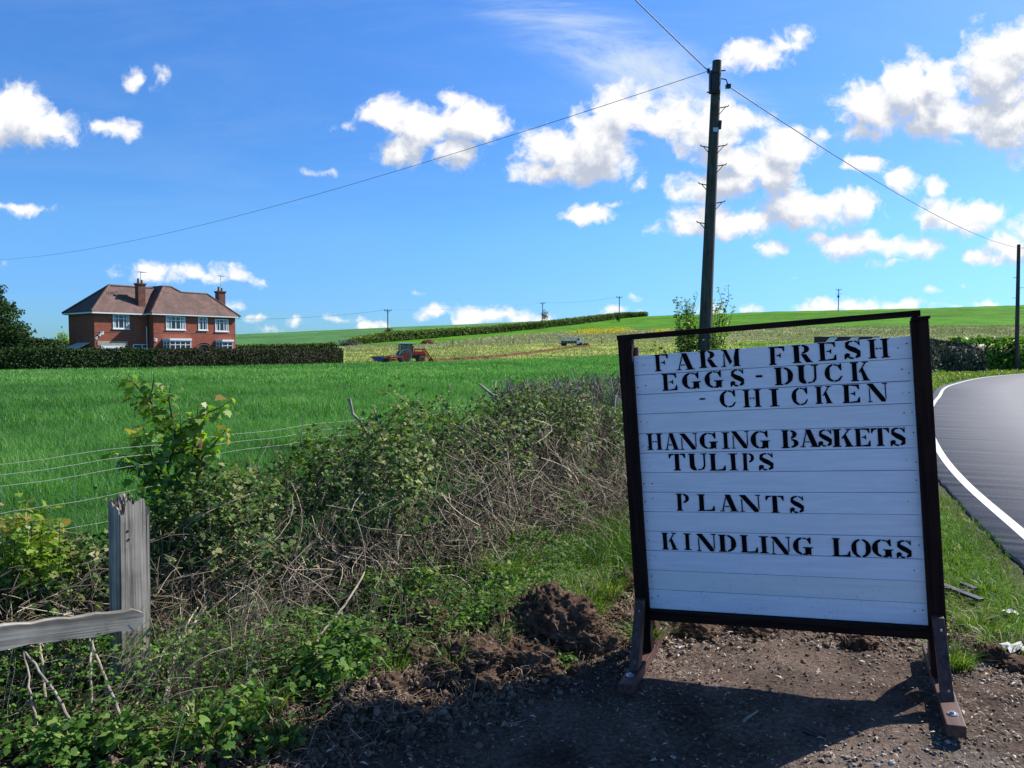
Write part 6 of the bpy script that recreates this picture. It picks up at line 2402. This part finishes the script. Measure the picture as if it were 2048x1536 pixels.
def clod(px, py, w_, h_, lab=None, seed=1, roots=40, grassy=0):
    X, Y, Z = hit(px, py)
    bm = bmesh.new()
    bmesh.ops.create_icosphere(bm, subdivisions=6 if w_ > .3 else 5, radius=1)
    co = np.array([v.co[:] for v in bm.verts])
    q = 1 + .55 * fbm(co[:, 0] * 1.8 + seed, co[:, 1] * 1.8 + co[:, 2] * 1.3, seed, 3) + .50 * fbm(co[:, 0] * 4 + co[:, 2] * 4, co[:, 1] * 4 - co[:, 2] * 3 + seed, seed + 9, 5, .6) - .28 * np.abs(fbm(co[:, 0] * 9 + co[:, 2] * 11, co[:, 1] * 9 + co[:, 2] * 7, seed + 4, 3, .6))
    for f_, a_c in ((7, .13), (15, .085), (31, .05)):
        g3 = np.floor(co * f_ + .35 * np.sin(co[:, [1, 2, 0]] * f_ * 1.7) + seed)
        q = q + a_c * (hashn(g3[:, 0] * 57 + g3[:, 2] * 131, g3[:, 1], seed + f_) - .5)
    sc_ = np.array([w_ / 2, w_ / 2.4, h_])
    co = co * q[:, None] * sc_
    co[:, 2] = np.where(co[:, 2] < 0, co[:, 2] * .5, co[:, 2])
    for v, c in zip(bm.verts, co):
        v.co = c
    me = bpy.data.meshes.new('soil_clod')
    bm.to_mesh(me)
    bm.free()
    for p_ in me.polygons:
        p_.use_smooth = True
    me.materials.append(SM)
    o = bpy.data.objects.new('soil_clod', me)
    COL.objects.link(o)
    o.location = (X, Y, Z)
    tag(o, lab, 'soil clod', 'clods of dug soil')
    if roots:
        fol = Foliage()
        roots *= 4
        k = rng.integers(0, len(co), roots)
        st = co[k]
        nn = unit(st)
        dr = unit(nn * .3 + rdir(roots) * np.array([1, 1, .7])) * (.015 + .09 * rng.random((roots, 1)) ** 3)
        t5 = np.linspace(0, 1, 6)
        curl = rng.normal(0, .022, (roots, 3))
        Pp = st[:, None] + dr[:, None] * t5[None, :, None] + curl[:, None] * np.sin(np.pi * t5)[None, :, None]
        fol.tubes(Pp, np.linspace(1, .4, 6)[None] * (.0005 + .0016 * rng.random(roots) ** 4)[:, None], rng.uniform(.4, 1, roots), 3)
        fol.build('roots', ROOT, o)
    return o


ROOT = leafmat('root', [(0, (.10, .055, .030)), (.5, (.26, .16, .095)), (1, (.55, .44, .32))], .85, 0)
cl_list = [(825, 1322, .18, .07, 'small soil clod right of the pale leaning stick at the weeds', 31, 20), (885, 1350, .15, .06, 'small soil clod on the shadow line, left part of the dug bank', 32, 20),
           (962, 1372, .17, .06, 'small soil clod on the shadow line, middle of the dug bank', 33, 20), (1092, 1350, .16, .06, 'small soil clod on the shadow line, right end of the dug bank', 34, 20),
           (1005, 1262, .20, .09, 'rooty clod standing just left of the largest mound', 35, 30), (1160, 1345, .11, .04, 'little lump of soil in front of the largest mound', 36, 12),
           (770, 1372, .15, .05, 'leftmost small soil clod beside the leafy nettle clump', 37, 14),
           (1100, 1258, .54, .20, 'largest mound of dug soil with roots, left of the sign foot', 3, 120), (845, 1255, .32, .13, 'dark soil clod at the left end of the dug bank', 5, 40),
           (1248, 1178, .19, .12, 'clod of soil touching the left sign post', 6, 26), (1128, 1108, .28, .045, 'flat brown scrape of soil in the grass behind the mound', 7, 16),
           (1040, 1330, .40, .12, 'rooty soil block at the corner of the dug bank', 8, 110), (935, 1315, .34, .08, 'middle soil clod along the dug bank', 9, 60),
           (1185, 1300, .28, .12, 'soil clod between the largest mound and the sign foot', 10, 50), (1985, 1322, .16, .085, 'dark soil clod on the verge right of the sign', 12, 18),
           (1395, 1268, .26, .07, 'left soil clod under the board of the sign', 14, 26), (1500, 1262, .22, .05, 'middle soil clod under the board of the sign', 15, 16),
           (1720, 1288, .20, .05, 'right soil clod under the board of the sign', 16, 16), (2030, 1335, .22, .05, 'soil clod at the right edge of the photo', 19, 12)]
for a_ in cl_list:
    clod(*a_[:5], seed=a_[5], roots=a_[6])

fol = Foliage()       # fibrous roots hanging along the cut bank
n = 1500
x = rng.uniform(-1.4, .9, n)
y = np.interp(x, EDGE_X, EDGE_Y) + rng.normal(.05, .16, n)
P = grounded(x, y, .01)
dr = rdir(n, -.2) * rng.uniform(.04, .16, (n, 1)) * np.array([1, 1, .5])
t5 = np.linspace(0, 1, 6)
curl = rng.normal(0, .028, (n, 3)); curl[:, 2] = np.abs(curl[:, 2])
Pp = P[:, None] + dr[:, None] * t5[None, :, None] + curl[:, None] * np.sin(np.pi * t5)[None, :, None]
g_ = H(Pp[..., 0], Pp[..., 1])
Pp[..., 2] = np.maximum(Pp[..., 2], g_ + .003)
fol.tubes(Pp, np.linspace(1, .4, 6)[None] * rng.uniform(.0007, .0022, n)[:, None], rng.random(n), 3)
n = 5200              # straw and fine dead stems lying on the verge
x = rng.uniform(-2.8, 2.9, n)
y = np.interp(x, EDGE_X, EDGE_Y) + np.abs(rng.normal(0, .85, n)) - .25
P = grounded(x, y, .008)
P[:, 2] += rng.random(n) * .06 * (y > np.interp(x, EDGE_X, EDGE_Y) + .4)
a = rng.uniform(0, 2 * np.pi, n)
dr = np.stack([np.cos(a), np.sin(a), rng.uniform(-.05, .25, n)], -1) * rng.uniform(.03, .13, (n, 1))
Pp = P[:, None] + dr[:, None] * np.linspace(0, 1, 3)[None, :, None]
Pp[..., 2] = np.maximum(Pp[..., 2], H(Pp[..., 0], Pp[..., 1]) + .004)
fol.tubes(Pp, np.ones((n, 3)) * rng.uniform(.0006, .0017, n)[:, None], np.clip(rng.normal(.6, .25, n), 0, 1), 3)
tag(fol.build('root_fibres', ROOT), 'brown root fibres and straw strewn over the dug bank', 'roots', kind='stuff')

fol = Foliage()       # chipped wood and leaf litter on the pad
n = 42000
x = rng.uniform(-1.2, 4.2, n)
y = rng.uniform(1.9, 4.9, n)
dens = fbm(x * 1.2, y * 1.2, 141, 4)
k = (y < np.interp(x, EDGE_X, EDGE_Y) + .15) & (rng.random(n) < np.clip(.45 + 2.2 * dens, .08, 1)) & (road_dist(x, y) < -.6)
x, y = x[k], y[k]
n = len(x)
P = grounded(x, y, .012)
a = rng.uniform(0, 2 * np.pi, n)
fol.leaves(P, np.stack([np.cos(a), np.sin(a), rng.normal(0, .15, n)], -1), unit(rdir(n) * .3 + np.array([0, 0, 1.0])), rng.uniform(.007, .026, n) * rng.choice([1, 1, 1, 1.7], n), rng.random(n) ** 1.1, DIAMOND, .30)
CH = leafmat('wood_chip', [(0, (.045, .030, .022)), (.5, (.20, .15, .115)), (1, (.62, .54, .45))], .85, 0)
tag(fol.build('wood_chips', CH), 'small wood chips and dry scraps scattered over the dirt', 'wood chips', kind='stuff')

fol = Foliage()       # gravel: little five-sided stones
n = 34000
x = rng.uniform(-.9, 4.3, n)
y = rng.uniform(1.7, 4.6, n)
dens = fbm(x * 1.5, y * 1.5, 151, 3)
dd = np.interp(x, EDGE_X, EDGE_Y) - y
pr = np.clip(-.12 + .34 * (x - 1.2) + dens * 1.2 + .22 * (dd - .6), .02, .9)
k = (dd > .02) & (rng.random(n) < pr) & (road_dist(x, y) < -.5)
x, y = x[k], y[k]
n = len(x)
P = grounded(x, y, .003)
s_ = rng.uniform(.0025, .0075, n) * rng.choice([1, 1, 1, 1, 1.8], n)
a = np.arange(5) * 2 * np.pi / 5
ring_ = np.stack([np.cos(a), np.sin(a), np.zeros(5)], -1)
V = np.concatenate([ring_ * .9 + [0, 0, -.3], ring_ * 1.0 + [0, 0, .12], ring_ * .6 + [0, 0, .36]])[None] * rng.uniform(.6, 1.4, (n, 15, 1)) * s_[:, None, None] + P[:, None]
F = [(i, (i + 1) % 5, 5 + (i + 1) % 5, 5 + i) for i in range(5)] + [(5 + i, 5 + (i + 1) % 5, 10 + (i + 1) % 5, 10 + i) for i in range(5)]
i0 = fol.n
fol.add(V, np.array(F), rng.random(n))
fol.f.setdefault(5, []).append(i0 + np.arange(n)[:, None] * 15 + np.array([[10, 11, 12, 13, 14]]))
fol.r.setdefault(5, []).append(rng.random(n))
GR = leafmat('gravel', [(0, (.09, .075, .062)), (.6, (.24, .21, .185)), (1, (.52, .49, .45))], .85, 0)
tag(fol.build('gravel', GR), 'loose grey gravel pressed into the dirt pad', 'gravel', kind='stuff')

fol = Foliage()       # loose crumbs of soil along the bank and over the pad
n = 26000
x = rng.uniform(-1.7, 3.4, n)
far_ = rng.random(n) < .14
y = np.interp(x, EDGE_X, EDGE_Y) + np.where(far_, rng.uniform(-2.0, .3, n), rng.normal(.02, .20, n))
k = (road_dist(x, y) < -.7) & (y > 1.8) & ((x < 1.0) | far_ | (rng.random(n) < .5))
x, y = x[k], y[k]
n = len(x)
P = grounded(x, y, .004)
s_ = .0025 + .016 * rng.random(n) ** 4
s_ = np.where(far_[k], np.minimum(s_, .007), s_)
ring2 = np.stack([np.cos(a := np.arange(5) * 2 * np.pi / 5), np.sin(a), np.zeros(5)], -1)
V = np.concatenate([ring2 * .8 + [0, 0, -.5], ring2 * 1.0 + [0, 0, .1], ring2 * .55 + [0, 0, .7]])[None] * rng.uniform(.6, 1.4, (n, 15, 1)) * s_[:, None, None] + P[:, None]
i0 = fol.n
rr_ = rng.random(n)
fol.add(V, np.array(F), rr_)
fol.f.setdefault(5, []).append(i0 + np.arange(n)[:, None] * 15 + np.array([[10, 11, 12, 13, 14]]))
fol.r.setdefault(5, []).append(rr_)
SC = leafmat('soil_crumb', [(0, (.045, .030, .021)), (.6, (.15, .098, .068)), (1, (.28, .20, .145))], .95, 0)
tag(fol.build('soil_crumbs', SC), 'loose crumbs of dark soil along the dug bank and over the pad', 'soil', kind='stuff')

# singles: stick, twig stub, plank on the verge, litter, dandelions
def stick(a_, b2, r_, m_, lab, name, cat):
    A_, B_ = Vector(hit(*a_)), Vector(hit(*b2))
    A_.z += r_ * 1.2; B_.z += r_ * 1.1
    b = MB()
    pts = [(A_.lerp(B_, q / 6) - A_) + Vector(rng.normal(0, r_ * .18, 3)) for q in range(7)]
    b.tube(pts, [r_ * (.85 + .25 * math.sin(q)) for q in range(7)], 8)
    o = b.build(name, m_, None, smooth=True)
    o.location = A_
    tag(o, lab, cat)


stick((1604, 1471), (1650, 1481), .012, M['black'], 'short thick black stick in the sun patch below the sign', 'stick', 'stick')
stick((1487, 1450), (1516, 1426), .007, STK, 'small pale twig lying in the shadow of the sign', 'twig', 'twig')
stick((1020, 1452), (1052, 1446), .004, STK, 'thin pale twig at the left edge of the shadow', 'twig', 'twig')
for (a_, b2, w_, lab, m_) in (((1878, 1178), (1962, 1212), .05, 'long dark board lying in the verge grass right of the sign', M['darkmetal']), ((1925, 1178), (1950, 1190), .04, 'short dark board beside the long one on the verge', M['darkmetal'])):
    A_, B_ = Vector(hit(*a_)), Vector(hit(*b2))
    b = MB()
    b.beam((0, 0, .03), tuple(B_ - A_ + Vector((0, 0, .035))), w_, .02)
    o = b.build('board_offcut', m_, None, bevel=.002)
    o.location = A_
    tag(o, lab, 'board')
for (px, py, s_, m_, lab, nm) in ((1985, 1172, .02, M['blue'], 'tiny blue scrap of litter on the verge', 'litter'), (2030, 1308, .075, M['offwhite'], 'white plastic scrap on the verge at the right edge', 'litter'), (2020, 1232, .05, M['offwhite'], 'thin white strip lying beside the lane', 'litter'), (402, 1262, .03, M['offwhite'], 'white torn scrap caught below the brambles', 'litter'), (1359, 1302, .022, M['offwhite'], 'pale crumpled scrap in front of the left sign foot', 'litter')):
    X, Y, Z = hit(px, py)
    bm = bmesh.new()
    bmesh.ops.create_grid(bm, x_segments=5, y_segments=4, size=s_)
    for v in bm.verts:
        v.co.z = s_ * .5 * float(rng.random())
        v.co.y *= .5
    bmesh.ops.solidify(bm, geom=bm.faces[:], thickness=.001)
    me = bpy.data.meshes.new(nm)
    bm.to_mesh(me)
    bm.free()
    me.materials.append(m_)
    o = bpy.data.objects.new(nm, me)
    COL.objects.link(o)
    o.location = (X, Y, Z + .012)
    o.rotation_euler = (.1, .05, float(rng.uniform(-.5, .5)))
    tag(o, lab, 'litter')
for px, py, lab in ((1195, 1098, 'yellow dandelion flower in the grass left of the sign, the right one of the pair'), (1169, 1106, 'yellow dandelion flower in the grass left of the sign, the left one of the pair')):
    X, Y, _ = PT(px, py, 6.0)
    Z0 = H1(X, Y)
    zt1 = PT(px, py, 6.0)[2]
    rt = empty('dandelion', (X, Y, Z0), 0, lab, 'dandelion')
    b = MB()
    b.tube([(0, 0, 0), (.01, 0, (zt1 - Z0) * .6), (0, 0, zt1 - Z0)], .0022, 5)
    b.build('stem', VG, rt)
    fol = Foliage()
    n = 60
    a = rng.uniform(0, 2 * np.pi, n)
    D = np.stack([np.cos(a), np.sin(a), rng.uniform(-.1, 1.2, n)], -1)
    fol.leaves(np.tile([0, 0, zt1 - Z0], (n, 1)).astype(float), D, unit(rdir(n) * .2 + np.array([0, 0, 1.0])), rng.uniform(.014, .024, n), rng.random(n), DIAMOND, .35)
    fol.build('flower', YM, rt)
